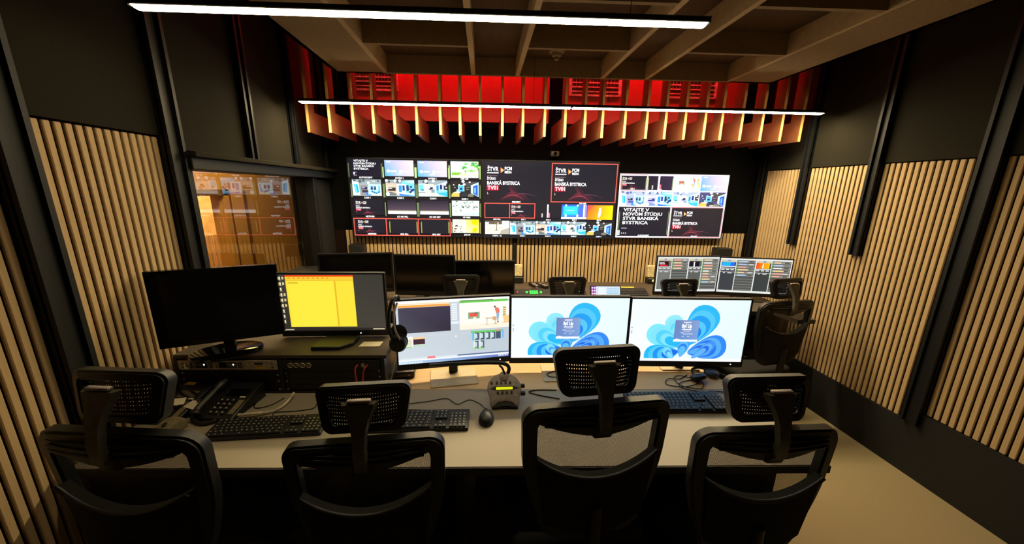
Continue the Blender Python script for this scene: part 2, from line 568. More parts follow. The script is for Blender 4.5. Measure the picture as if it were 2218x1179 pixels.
MB().span((-.22, -.6, -.017), (.22, .6, -.022)).build('diffuser', 'lamp_warm', cl)
cl2 = thing('room_lamp', 'warm ceiling lamp in the room seen through the doorway', 'lamp', (-3.10, 4.5, 2.58))
MB().box((0, 0, 0), (.3, 1.3, .03)).build('housing', 'smoke_white', cl2)
MB().span((-.13, -.6, -.017), (.13, .6, -.022)).build('diffuser', 'lamp_room', cl2)

# ---------------------------------------------------------------- suspended coffered ceiling raft
RZ = 2.40
raft = thing('ceiling_raft', 'suspended brown coffered ceiling raft with square recesses above the desks', 'ceiling raft', (0.5, 1.6, RZ))
def rp(name, a, b, mat='raft_board', skew=True):
    """board of the raft; follows the slant of the back wall"""
    x0, x1 = min(a[0], b[0]), max(a[0], b[0]); y0, y1 = min(a[1], b[1]), max(a[1], b[1]); z0, z1 = min(a[2], b[2]), max(a[2], b[2])
    vs_ = [(x, y + SK * x, z) for z in (z0, z1) for (x, y) in ((x0, y0), (x1, y0), (x1, y1), (x0, y1))]
    vs_ = [(p[0] - 0.5, p[1] - 1.6, p[2] - RZ) for p in vs_]
    return MB().add(vs_, [(3, 2, 1, 0), (4, 5, 6, 7), (0, 1, 5, 4), (1, 2, 6, 5), (2, 3, 7, 6), (3, 0, 4, 7)]).build(name, mat, raft)
BY = [2.665, 2.155, 1.645, 1.135, 0.625, 0.115]
rp('border_board', (-1.0, 0.1, RZ), (-0.675, 2.665, RZ + .02))
rp('border_board', (1.715, 0.1, RZ), (2.03, 2.665, RZ + .02))
rp('rim', (-1.0, 0.1, RZ), (-0.975, 2.665, RZ + .11))
rp('rim', (2.005, 0.1, RZ), (2.03, 2.665, RZ + .11))
rp('rim', (-0.975, 2.64, RZ), (2.005, 2.665, RZ + .11))
rp('recess_board', (-1.0, 0.1, RZ + .11), (2.03, 2.665, RZ + .125), 'raft_shaded')
for x in (-0.675, -0.085, 0.215, 0.800, 1.105, 1.690):
    rp('beam', (x, 0.1, RZ), (x + .028, 2.64, RZ + .11), 'raft_lit')
for y in BY[1:]:
    for x0, x1 in ((-0.647, -0.085), (0.243, 0.800), (1.133, 1.690)):
        rp('cross_beam', (x0, y - .012, RZ), (x1, y + .012, RZ + .11))
for x, y in ((-0.8, 2.3), (1.85, 2.3), (-0.8, .6), (1.85, .6)):
    MB().cyl((x - .5, y - 1.6 + SK * x, .125), (x - .5, y - 1.6 + SK * x, ZC - RZ), .004, n=8).build('hanger_rod', 'post_black', raft)
sd = thing('smoke_detector', 'round pale smoke detector under a recess of the ceiling raft', 'smoke detector', (0.455, 2.42, RZ + .11), (PI, 0, 0))
MB().lathe([(.05, 0), (.052, .012), (.048, .026), (.03, .034), (.028, .05), (.012, .054)], 24).build('housing', 'smoke_white', sd, smooth=40)
MB().lathe([(.012, .054), (.014, .07), (.004, .074)], 12).build('sensor_tip', 'smoke_white', sd, smooth=40)

# ---------------------------------------------------------------- linear lamps
def linear_lamp(label, x0, x1, y, z, mat='led_back'):
    L = x1 - x0
    xm = (x0 + x1) / 2
    t = thing('linear_lamp', label, 'lamp', (xm, y + SK * xm, z), (0, 0, YAW), 'slim hanging linear lamps')
    MB().span((-L / 2, -.026, .003), (L / 2, .026, .022), bevel=.003, seg=1).build('housing', 'post_black', t)
    MB().prism([(-.024, .003), (.024, .003), (.008, -.0025), (-.008, -.0025)], -L / 2 + .004, L / 2 - .004, axis='x').build('diffuser', mat, t)
    for s in (-1, 1):
        MB().span((s * L / 2, -.026, .0), (s * (L / 2 + .004), .026, .022)).build('end_cap', 'post_black', t)
        MB().cyl((s * L * .36, 0, .021), (s * L * .36, 0, ZC - z), .0012, n=6).build('suspension_wire', 'post_black', t)
    return t
linear_lamp('glowing linear lamp hanging nearest, under the front of the ceiling raft', -1.13, 0.765, 1.355, 2.205, 'led_front')
linear_lamp('left glowing linear lamp of the pair in front of the wooden fins', -1.228, 0.596, 2.605, 2.194)
linear_lamp('right glowing linear lamp of the pair in front of the wooden fins', 0.604, 2.384, 2.605, 2.194)

# ---------------------------------------------------------------- wooden fins and the red cove behind them
fx = [662,710,762,807,853,902,953,996,1040,1089,1134,1182,1227,1271,1310,1360,1408,1449,1492,1536,1573,1617,1662,1706,1749]
FX = [-1.264 + (2.557 + 1.264) * i / 24.0 for i in range(25)]
FX = [-1.268,-1.114,-0.946,-0.801,-0.650,-0.489,-0.318,-0.175,-0.028,0.135,0.286,0.447,0.599,0.746,0.877,1.046,1.210,1.352,1.500,1.652,1.780,1.934,2.092,2.247,2.400]
fins = thing('fin_screen', 'row of upright pale wooden fins hanging above the video wall', 'wooden fins', (0.55, yb(.55, 2.77), 2.03))
finm = MB()
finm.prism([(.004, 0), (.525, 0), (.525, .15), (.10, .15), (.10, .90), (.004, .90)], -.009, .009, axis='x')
fin_me = finm.mesh('fin', 'fin_shaded')
edge_me = MB().span((-.009, 0, 0), (.009, .004, .90)).mesh('pale_edge', 'fin_edge')
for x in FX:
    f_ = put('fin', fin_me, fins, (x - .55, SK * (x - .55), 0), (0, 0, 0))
    put('pale_edge', edge_me, f_)
def rb(name, x0, x1, dy0, dy1, z0, z1, mat, par):
    vs_ = [(x, yb(x) + d, z) for z in (z0, z1) for (x, d) in ((x0, dy0), (x1, dy0), (x1, dy1), (x0, dy1))]
    return MB().add(vs_, [(3, 2, 1, 0), (4, 5, 6, 7), (0, 1, 5, 4), (1, 2, 6, 5), (2, 3, 7, 6), (3, 0, 4, 7)]).build(name, mat, par)
for x0, x1 in ((-1.14, .56), (.715, 2.22)):
    rb('red_lit_panel', x0, x1, -.03, -.001, 2.21, ZC - .03, 'red_lit_panel', WB)
def red_strip(label, x0, x1):
    xm = (x0 + x1) / 2; L = x1 - x0
    t = thing('cove_strip', label, 'lamp', (xm, yb(xm) - .22, 2.925), (0, 0, YAW), 'red cove strips')
    MB().span((-L / 2, -.025, .0), (L / 2, .025, .025)).build('profile', 'post_black', t)
    MB().span((-L / 2 + .01, -.02, -.006), (L / 2 - .01, .02, 0)).build('diffuser', 'led_red', t)
red_strip('red cove light strip above the left part of the red lit panels', -.92, .52)
red_strip('red cove light strip above the right part of the red lit panels', .80, 1.98)
def grille(label, x0, x1, z0, z1):
    xm = (x0 + x1) / 2; w = x1 - x0; h = z1 - z0
    t = thing('vent_grille', label, 'vent grille', (xm, yb(xm) - .032, z0), (0, 0, YAW), 'vent grilles')
    m = MB()
    m.span((-w / 2, -.014, 0), (-w / 2 + .022, 0, h)); m.span((w / 2 - .022, -.014, 0), (w / 2, 0, h))
    m.span((-w / 2, -.014, 0), (w / 2, 0, .014)); m.span((-w / 2, -.014, h - .02), (w / 2, 0, h))
    m.build('frame', 'grille_red', t)
    lo = MB()
    n = 7
    for i in range(n):
        z = .02 + (h - .045) * (i + .5) / n
        lo.box((0, -.008, z), (w - .044, .006, .009))
    for i in range(14):
        lo.box((-w / 2 + .03 + (w - .06) * i / 13, -.004, h * .62), (.0025, .003, h * .66))
    lo.build('louvres', 'grille_red', t)
    MB().span((-w / 2 + .01, -.001, .01), (w / 2 - .01, .0, h - .01)).build('duct_back', 'fin_shaded', t)
grille('leftmost red lit vent grille, above the left display', -1.11, -.718, 2.437, 2.72)
grille('middle red lit vent grille, above the centre display', .727, 1.176, 2.433, 2.72)
grille('rightmost red lit vent grille, above the right display', 1.566, 2.02, 2.433, 2.72)

# ---------------------------------------------------------------- pictures on screens
def text_polys(s, size, bold=0.0):
    cu = bpy.data.curves.new('t', 'FONT')
    cu.body = s
    cu.size = 1.0
    cu.offset = bold
    cu.resolution_u = 2
    ob = bpy.data.objects.new('t', cu)
    COL.objects.link(ob)
    dg = bpy.context.evaluated_depsgraph_get()
    me = bpy.data.meshes.new_from_object(ob.evaluated_get(dg))
    vs_ = [(v.co.x, v.co.y) for v in me.vertices]
    fs_ = [tuple(p.vertices) for p in me.polygons]
    bpy.data.objects.remove(ob, do_unlink=True)
    bpy.data.meshes.remove(me)
    bpy.data.curves.remove(cu)
    return vs_, fs_
_tc = {}

class Art:
    """flat picture in a unit square: u to the right, v downwards; w,h in metres"""
    def __init__(self, w, h):
        self.w = w; self.h = h
        self.v = []; self.f = []; self.c = []
        self.n = 0
    def poly(self, pts, col):
        """col: one colour or one per point"""
        self.n += 1
        z = self.n * 0.000035
        k = len(self.v)
        for (u, v) in pts:
            self.v.append(((u - .5) * self.w, -z, (.5 - v) * self.h))
        self.f.append(tuple(range(k, k + len(pts))))
        if isinstance(col[0], (tuple, list)):
            self.c += [lin(c) for c in col]
        else:
            self.c += [lin(col)] * len(pts)
    def rect(self, u0, v0, u1, v1, col):
        self.poly([(u0, v0), (u1, v0), (u1, v1), (u0, v1)], col)
    def frame(self, u0, v0, u1, v1, t, col):
        tv = t * self.w / self.h
        self.rect(u0, v0, u1, v0 + tv, col); self.rect(u0, v1 - tv, u1, v1, col)
        self.rect(u0, v0, u0 + t, v1, col); self.rect(u1 - t, v0, u1, v1, col)
    def ell(self, u, v, ru, rv, col, n=14):
        self.poly([(u + ru * math.cos(2 * PI * i / n), v + rv * math.sin(2 * PI * i / n)) for i in range(n)], col)
    def text(self, s, u, v, hv, col, bold=0.02, align='l', wu=None, vert=False):
        """cap height hv (fraction of h); v is the baseline"""
        key = (s, bold)
        if key not in _tc:
            _tc[key] = text_polys(s, 1.0, bold)
        vs_, fs_ = _tc[key]
        if not vs_:
            return
        x0 = min(p[0] for p in vs_); x1 = max(p[0] for p in vs_)
        sc = hv * self.h / 0.70
        sx = sc if wu is None else wu * self.w / (x1 - x0)
        L = (x1 - x0) * sx
        off = {'l': 0, 'c': -L / 2, 'r': -L}[align]
        self.n += 1
        z = self.n * 0.000035
        k = len(self.v)
        for (x, y) in vs_:
            if vert:
                X = (u - .5) * self.w - y * sc; Z = (.5 - v) * self.h + (x - x0) * sx + off
            else:
                X = (u - .5) * self.w + (x - x0) * sx + off; Z = (.5 - v) * self.h + y * sc
            self.v.append((X, -z, Z))
            self.c.append(lin(col))
        for f in fs_:
            self.f.append(tuple(i + k for i in f))
    def build(self, name, parent, mat='picture', loc=(0, 0, 0), rot=(0, 0, 0)):
        me = bpy.data.meshes.new(name)
        me.from_pydata(self.v, [], self.f)
        at = me.color_attributes.new('Col', 'FLOAT_COLOR', 'POINT')
        flat = [x for c in self.c for x in c]
        at.data.foreach_set('color', flat)
        me.materials.append(MATS[mat])
        me.update()
        return put(name, me, parent, loc, rot)

class Sub:
    """a rectangle inside a picture with its own unit coordinates"""
    def __init__(self, a, u0, v0, u1, v1):
        self.a = a; self.u0 = u0; self.v0 = v0; self.du = u1 - u0; self.dv = v1 - v0
    def m(self, u, v):
        return (self.u0 + self.du * u, self.v0 + self.dv * v)
    def poly(self, pts, col):
        self.a.poly([self.m(*p) for p in pts], col)
    def rect(self, u0, v0, u1, v1, col):
        self.poly([(u0, v0), (u1, v0), (u1, v1), (u0, v1)], col)
    def ell(self, u, v, ru, rv, col, n=10):
        self.poly([(u + ru * math.cos(2 * PI * i / n), v + rv * math.sin(2 * PI * i / n)) for i in range(n)], col)
    def text(self, s, u, v, hv, col, wu=None, **k):
        U, V = self.m(u, v)
        self.a.text(s, U, V, hv * self.dv, col, wu=None if wu is None else wu * self.du, **k)

W = (255, 255, 255)
def studio_cam(a, box, var, tint=0):
    """bright blue television studio seen by one of the cameras"""
    s = Sub(a, *box)
    sky = (150, 166, 172) if not tint else (176, 190, 232)
    cy = (20, 180, 250); pale = (200, 244, 255); navy = (26, 40, 96); grey = (120, 124, 124)
    if tint:
        grey = (130, 140, 190)
    if var == 4:
        s.rect(0, 0, 1, 1, (34, 32, 36) if not tint else (70, 74, 120))
        s.poly([(.45, .1), (.95, .05), (.74, .45), (.5, .3)], (70, 70, 70))
        s.poly([(.72, .28), (1, .08), (1, 1), (.78, .8), (.72, .78)], pale)
        s.poly([(.80, .34), (.97, .22), (.97, .95), (.80, .78)], (40, 90, 200))
        s.poly([(.84, .45), (.9, .40), (.9, .80), (.84, .72)], (120, 190, 245))
        s.rect(.26, .26, .48, .70, pale)
        s.rect(.28, .30, .46, .66, (80, 190, 240)); s.rect(.32, .44, .41, .56, navy)
        s.rect(.27, .66, .48, .74, (20, 40, 80))
        s.poly([(0, 1), (.02, .82), (.08, .74), (.30, .76), (.30, 1)], (222, 190, 90))
        s.poly([(.06, .74), (.2, .66), (.36, .68), (.3, .78)], (220, 224, 214))
        s.poly([(.34, 1), (.38, .78), (.5, .72), (.58, .80), (.6, 1)], (40, 44, 52))
        s.poly([(.60, .86), (.74, .76), (.82, .84), (.80, 1), (.62, 1)], (120, 120, 104))
        s.rect(.52, .44, .70, .62, (50, 44, 44)); s.rect(.53, .40, .66, .43, (170, 150, 130)); s.rect(.55, .52, .64, .54, (200, 200, 200))
        for (u, v, r) in ((.44, .02, .06), (.68, .06, .035), (.48, .20, .05), (.10, .24, .025), (.14, .40, .02), (.30, .24, .03)):
            s.ell(u, v + .02, r, r * 1.4, W)
        s.rect(.20, .54, .25, .68, (190, 200, 210))
        return
    s.rect(0, 0, 1, 1, sky)
    if var == 1:
        s.poly([(0, .05), (.22, .22), (.25, 1), (0, 1)], (236, 250, 255))
        s.poly([(.05, .28), (.19, .32), (.22, .80), (.10, .84)], cy)
        s.poly([(.08, .30), (.12, .31), (.15, .80), (.11, .82)], (120, 220, 255))
        s.rect(.28, .36, .54, 1, (150, 140, 132) if not tint else (170, 172, 214))
        s.rect(.31, .46, .50, .62, navy); s.rect(.33, .50, .42, .54, W); s.rect(.33, .66, .54, .80, (54, 50, 60) if not tint else (80, 90, 170))
        s.poly([(.46, .80), (.58, .74), (.70, 1), (.46, 1)], (60, 130, 230))
        s.rect(.54, .30, 1, .92, pale)
        s.rect(.58, .36, .96, .78, (170, 232, 250))
        for u in (.63, .74):
            s.rect(u, .42, u + .075, .64, navy); s.rect(u + .015, .45, u + .04, .52, (90, 140, 220))
        s.rect(.83, .40, .89, .60, (226, 246, 252)); s.rect(.90, .36, .95, .80, (90, 180, 235))
        for u, v in ((.68, .74), (.75, .80), (.82, .84), (.90, .78)):
            s.ell(u, v, .04, .06, (40, 120, 170))
        s.poly([(.6, 1), (.7, .90), (1, .88), (1, 1)], (240, 236, 190))
        for u, v, r in ((.08, .06, .05), (.28, .12, .06), (.40, .08, .05), (.56, .16, .06), (.9, .1, .04)):
            s.ell(u, v, r, r * 1.6, (84, 96, 100) if not tint else (96, 110, 160))
        s.ell(.56, .19, .05, .09, W); s.ell(.75, .12, .06, .06, (190, 190, 180))
    elif var == 2:
        s.poly([(.56, .08), (1, .0), (1, 1), (.56, 1)], (120, 214, 250))
        s.poly([(.64, .10), (1, .02), (1, .22), (.7, .14)], (200, 240, 255))
        s.rect(0, .20, .38, 1, (206, 184, 160) if not tint else (196, 198, 226))
        s.rect(.02, .32, .34, .36, (236, 226, 206)); s.rect(.08, .48, .34, .68, (48, 40, 44) if not tint else (60, 60, 140))
        s.rect(.0, .44, .2, .47, W); s.rect(.02, .52, .22, .55, W)
        s.rect(.38, .26, .70, .90, (230, 250, 255)); s.rect(.45, .34, .56, .80, (40, 150, 215)); s.rect(.58, .34, .66, .66, (30, 60, 160))
        s.rect(.72, .32, .80, .68, (50, 44, 90)); s.rect(.84, .36, .92, .50, (40, 90, 140))
        for u, v in ((.82, .60), (.90, .66), (.86, .74), (.95, .60)):
            s.ell(u, v, .05, .08, (24, 50, 110))
        s.ell(.94, .80, .05, .10, pale); s.ell(.83, .64, .03, .05, W)
        s.poly([(.45, .74), (1, .84), (1, .92), (.46, .84)], (210, 242, 255))
        s.poly([(.45, .84), (.95, .98), (.9, 1), (.5, 1)], (30, 110, 220))
        s.poly([(.0, 1), (.02, .76), (.2, .74), (.36, .86), (.36, 1)], (110, 120, 118) if not tint else (130, 150, 220))
        s.ell(.06, .88, .07, .12, (236, 236, 226))
        for u, v, r in ((.12, .12, .05), (.42, .1, .06), (.55, .04, .04)):
            s.ell(u, v, r, r * 1.6, (84, 92, 96) if not tint else (96, 110, 160))
        for u in (.04, .34, .50):
            s.ell(u, .05, .05, .08, W)
    else:
        s.poly([(.54, .34), (1, .06), (1, 1), (.56, .74)], (206, 246, 255))
        s.rect(0, .22, .24, .72, (230, 250, 255)); s.rect(.02, .26, .18, .58, (110, 214, 244)); s.rect(.07, .55, .19, .66, (60, 160, 180))
        s.rect(.24, .24, .54, .80, (232, 222, 206) if not tint else (214, 216, 240))
        s.rect(.40, .42, .50, .55, (30, 34, 80)); s.poly([(.34, .50), (.46, .54), (.40, .62)], (40, 50, 90))
        s.rect(.44, .56, .56, .78, (130, 150, 160) if not tint else (150, 170, 220))
        s.poly([(.62, .34), (.70, .28), (.70, .74), (.62, .74)], (40, 140, 200))
        s.rect(.74, .26, .82, .56, (24, 40, 120)); s.poly([(.87, .28), (1, .16), (1, .60), (.87, .58)], (40, 40, 60))
        s.ell(.92, .26, .04, .07, W); s.ell(.96, .44, .04, .05, (200, 200, 210))
        s.rect(.60, .62, 1, .70, (130, 220, 250))
        s.poly([(0, .80), (.6, .76), (1, .96), (1, 1), (0, 1)], (244, 240, 206))
        s.poly([(.62, .76), (1, .70), (1, 1), (.72, .9)], (60, 190, 235))
        s.rect(0, .90, .5, 1, (236, 250, 250))
        for u, v, r in ((.3, .16, .05), (.52, .1, .05), (.18, .1, .04)):
            s.ell(u, v, r, r * 1.6, (90, 96, 100) if not tint else (110, 120, 170))
        for u in (.27, .52):
            s.ell(u, .05, .055, .1, W)
    s.rect(0, .985, 1, 1, pale)

def meters(a, u0, u1, v0, v1, lvl, col, w=.008):
    """green audio bars on both sides of a picture"""
    for u in (u0, u1):
        a.rect(u - w / 2, v0, u + w / 2, v1, (54, 50, 44))
        a.rect(u - w / 2, v0 + (v1 - v0) * lvl, u + w / 2, v1, col)

def tv_card(a, box, small=False, bars=True):
    """dark title card: channel logos, ŠTÚDIO BANSKÁ BYSTRICA TV01"""
    s = Sub(a, *box)
    s.rect(0, 0, 1, 1, [(28, 26, 40), (16, 20, 34), (16, 18, 34), (26, 18, 30)])
    s.poly([(.2, 1), (.42, .72), (.62, .84), (.7, 1)], [(24, 20, 34), (96, 34, 52), (64, 24, 44), (22, 20, 36)])
    s.poly([(.36, .62), (.46, .58), (.52, .80), (.42, .80)], [(60, 26, 44), (26, 22, 36), (40, 20, 34), (120, 40, 58)])
    # arcs of light
    for k, (p0, p1, p2, c) in enumerate((((.27, .95), (.45, .72), (.60, .98), (214, 70, 84)), ((.44, .86), (.56, .74), (.80, .88), (110, 66, 84)))):
        pts = []
        for i in range(9):
            t = i / 8
            pts.append(((1 - t) ** 2 * p0[0] + 2 * t * (1 - t) * p1[0] + t * t * p2[0], (1 - t) ** 2 * p0[1] + 2 * t * (1 - t) * p1[1] + t * t * p2[1]))
        for i in range(8):
            w0 = .012 * (1 - abs(i - 4) / 5); w1 = .012 * (1 - abs(i + 1 - 4) / 5)
            s.poly([(pts[i][0], pts[i][1] - w0), (pts[i + 1][0], pts[i + 1][1] - w1), (pts[i + 1][0], pts[i + 1][1] + w1 * .3), (pts[i][0], pts[i][1] + w0 * .3)], c)
    b = .03
    s.text('ŠTVR', .05, .235, .105, W, wu=.165, bold=.022)
    s.rect(.045, .265, .215, .29, W)
    s.poly([(.245, .14), (.30, .21), (.245, .28)], (255, 150, 60))
    s.poly([(.255, .175), (.285, .21), (.255, .245)], (255, 226, 190))
    s.text('PCM', .305, .205, .08, W, wu=.105, bold=b)
    s.text('MEDIA', .305, .285, .055, W, wu=.105, bold=b)
    s.rect(.045, .345, .20, .362, (120, 96, 104))
    s.text('ŠTÚDIO', .045, .455, .062, W, wu=.13, bold=.03)
    s.text('BANSKÁ BYSTRICA', .045, .575, .085, W, wu=.49, bold=b)
    s.rect(.04, .595, .215, .725, (190, 20, 50))
    s.text('TV01', .05, .705, .098, W if not small else (255, 190, 200), wu=.155, bold=.02)
    s.text('L', .045, .82, .05, (230, 190, 190), bold=.04)

def welcome_card(a, box, big=False):
    s = Sub(a, *box)
    s.rect(0, 0, 1, 1, (20, 18, 36))
    for i, t in enumerate(('VITAJTE V', 'NOVOM ŠTÚDIU', 'STVR BANSKÁ', 'BYSTRICA')):
        w = (.50, .76, .70, .50)[i]
        s.text(t, .09 if big else .10, (.155 if big else .13) + i * (.145 if big else .15), .105, W, wu=w, bold=.024)
    for v in (.74, .91):
        s.text('• • •', .08, v + .02, .06, W, wu=.10, bold=.06)
    s.rect(.005 if big else .07, .80 if big else .72, .05 if big else .115, .97 if big else .86, W)

def vote_card(a, box):
    s = Sub(a, *box)
    s.rect(0, 0, 1, 1, [(146, 176, 226), (250, 210, 214), (228, 206, 240), (70, 178, 238)])
    s.poly([(.45, 0), (1, 0), (1, .5)], [(176, 190, 234), (255, 214, 206), (250, 216, 232)])
    s.rect(.06, .07, .21, .14, (246, 250, 255))
    s.ell(.12, .68, .06, .10, W); s.rect(.20, .64, .40, .73, (244, 248, 255))
    s.poly([(.48, .78), (.52, .58), (.55, .66), (.58, .58), (.62, .78)], W)
    s.rect(.64, .66, .92, .74, (250, 246, 255))
    s.rect(.40, .84, .60, .89, W)

def cap(a, s, u, v, hv=.022, wu=None, col=W):
    a.text(s, u, v, hv, col, bold=.035, align='c', wu=wu)

RED = (255, 96, 80)
def art_left(w, h):
    a = Art(w, h)
    a.rect(0, 0, 1, 1, (14, 12, 20))
    C = [(.022, .238), (.272, .488), (.518, .738), (.766, .976)]
    Rw = [(.012, .212), (.262, .470), (.520, .722), (.772, .965)]
    g1 = (190, 236, 140); g0 = (110, 136, 84)
    welcome_card(a, (C[0][0], Rw[0][0], C[0][1], Rw[0][1] + .02))
    vote_card(a, (C[1][0], Rw[0][0] + .004, C[1][1], Rw[0][1] + .004)); vote_card(a, (C[2][0], Rw[0][0] + .006, C[2][1], Rw[0][1] + .006))
    # forest picture
    s = Sub(a, C[3][0], .018, C[3][1], .225)
    s.rect(0, 0, 1, 1, [(226, 248, 250), (200, 240, 190), (250, 250, 220), (240, 250, 226)])
    rnd = random.Random(3)
    for i in range(26):
        u = rnd.uniform(.42, .98); v = rnd.uniform(.08, .62)
        s.ell(u, v, rnd.uniform(.03, .07), rnd.uniform(.04, .10), rnd.choice([(110, 200, 90), (150, 222, 120), (70, 170, 80), (190, 236, 150)]), 7)
    for i in range(16):
        u = .03 + i * .021
        s.poly([(u, .84), (u + .02, .52 + .06 * (i % 3)), (u + .04, .84)], (120 + 20 * (i % 2), 190, 60))
    for i in range(14):
        s.ell(rnd.uniform(.3, .98), rnd.uniform(.70, .86), .06, .06, rnd.choice([(236, 244, 190), (252, 252, 226), (206, 222, 130)]), 8)
    s.rect(0, .92, 1, 1, (250, 252, 240))
    for i in range(4):
        studio_cam(a, (C[i][0], Rw[1][0], C[i][1], Rw[1][1]), i + 1)
    tv_card(a, (C[0][0] + .005, Rw[2][0], C[0][1] + .01, Rw[2][1]), True)
    for i in (1, 2):
        s = Sub(a, C[i][0] + .006, Rw[2][0], C[i][1] + .006, Rw[2][1])
        s.rect(0, 0, 1, .72, [(20, 20, 40), (20, 20, 40), (80, 66, 80), (80, 66, 80)])
        s.rect(0, .66, 1, .74, [(90, 80, 90), (90, 80, 90), (210, 200, 170), (210, 200, 170)])
        s.rect(0, .74, 1, .92, W)
    s = Sub(a, C[3][0] + .004, Rw[2][0], C[3][1] + .004, Rw[2][1])
    s.rect(0, 0, 1, 1, (240, 246, 244))
    for i in range(46):
        u = rnd.uniform(.03, .95); v = rnd.uniform(.05, .72)
        s.ell(u, v, rnd.uniform(.015, .05), rnd.uniform(.015, .06), rnd.choice([(150, 180, 170), (200, 216, 214), (120, 140, 130), (60, 66, 66)]) if v > .4 or i % 2 else (90, 140, 120), 6)
    s.poly([(.3, .9), (.6, .78), (1, .80), (1, .94)], (190, 222, 230))
    tv_card(a, (C[0][0] + .012, Rw[3][0], C[0][1] + .012, Rw[3][1]), True)
    for i in (1, 2):
        a.rect(C[i][0] + .012, Rw[3][0], C[i][1] + .010, Rw[3][1], (20, 22, 34))
    s = Sub(a, C[3][0] + .006, Rw[3][0] - .005, C[3][1] + .002, Rw[3][1] - .015)
    s.rect(0, 0, 1, 1, (255, 246, 220))
    s.poly([(.5, 0), (1, 0), (1, 1), (.5, 1)], [(250, 240, 120), (250, 214, 20), (252, 240, 130), (255, 250, 180)])
    for p in (((.68, .05), (.98, .02), (.92, .42), (.74, .34)), ((.76, .62), (.92, .60), (.90, .96), (.74, .96))):
        s.poly(p, (246, 206, 0))
    for i in range(22):
        u = rnd.uniform(.02, .46); v = rnd.uniform(.04, .96)
        s.ell(u, v, rnd.uniform(.02, .07), rnd.uniform(.02, .08), rnd.choice([(255, 255, 255), (224, 196, 160), (120, 96, 66), (60, 46, 40)]) if v > .4 else (236, 214, 180), 7)
    # audio bars
    meters(a, .008, .252, .06, .235, .0, (90, 100, 80))
    meters(a, .262, .500, .06, .235, .25, g1); meters(a, .508, .752, .06, .235, .25, g1); meters(a, .756, .988, .05, .24, .12, g1)
    for c0, c1 in ((.016, .256), (.264, .500), (.510, .752), (.758, .988)):
        meters(a, c0, c1, .30, .49, .1, g0)
    for c0, c1 in ((.262, .506), (.516, .756), (.760, .990)):
        meters(a, c0, c1, .55, .735, .02, g0)
    for c0, c1 in ((.286, .496), (.530, .742), (.764, .988)):
        meters(a, c0, c1, .79, .955, .1, (150, 150, 84))
    for i, t in enumerate(('AUTOSCRIPT', 'SATEN 1', 'SATEN 2', 'OFF AIR')):
        cap(a, t, (C[i][0] + C[i][1]) / 2, .249, .020)
    for i in range(4):
        cap(a, 'CAM %d' % (i + 1), (C[i][0] + C[i][1]) / 2, .506, .021)
    for i, t in enumerate(('NETPGM', 'KC HD FILL', 'KC HD KEY', 'VP PGM')):
        cap(a, t, (C[i][0] + C[i][1]) / 2 + .01, .750, .020)
    for i, t in enumerate(('NETPGM', 'GFX FILL', 'GFX KEY', 'EVS VP')):
        cap(a, t, (C[i][0] + C[i][1]) / 2 + .015, .984, .020)
    for u0, u1 in ((.012, .262), (.258, .510), (.504, .755)):
        a.frame(u0, .762, u1, .995, .0055, RED)
    return a

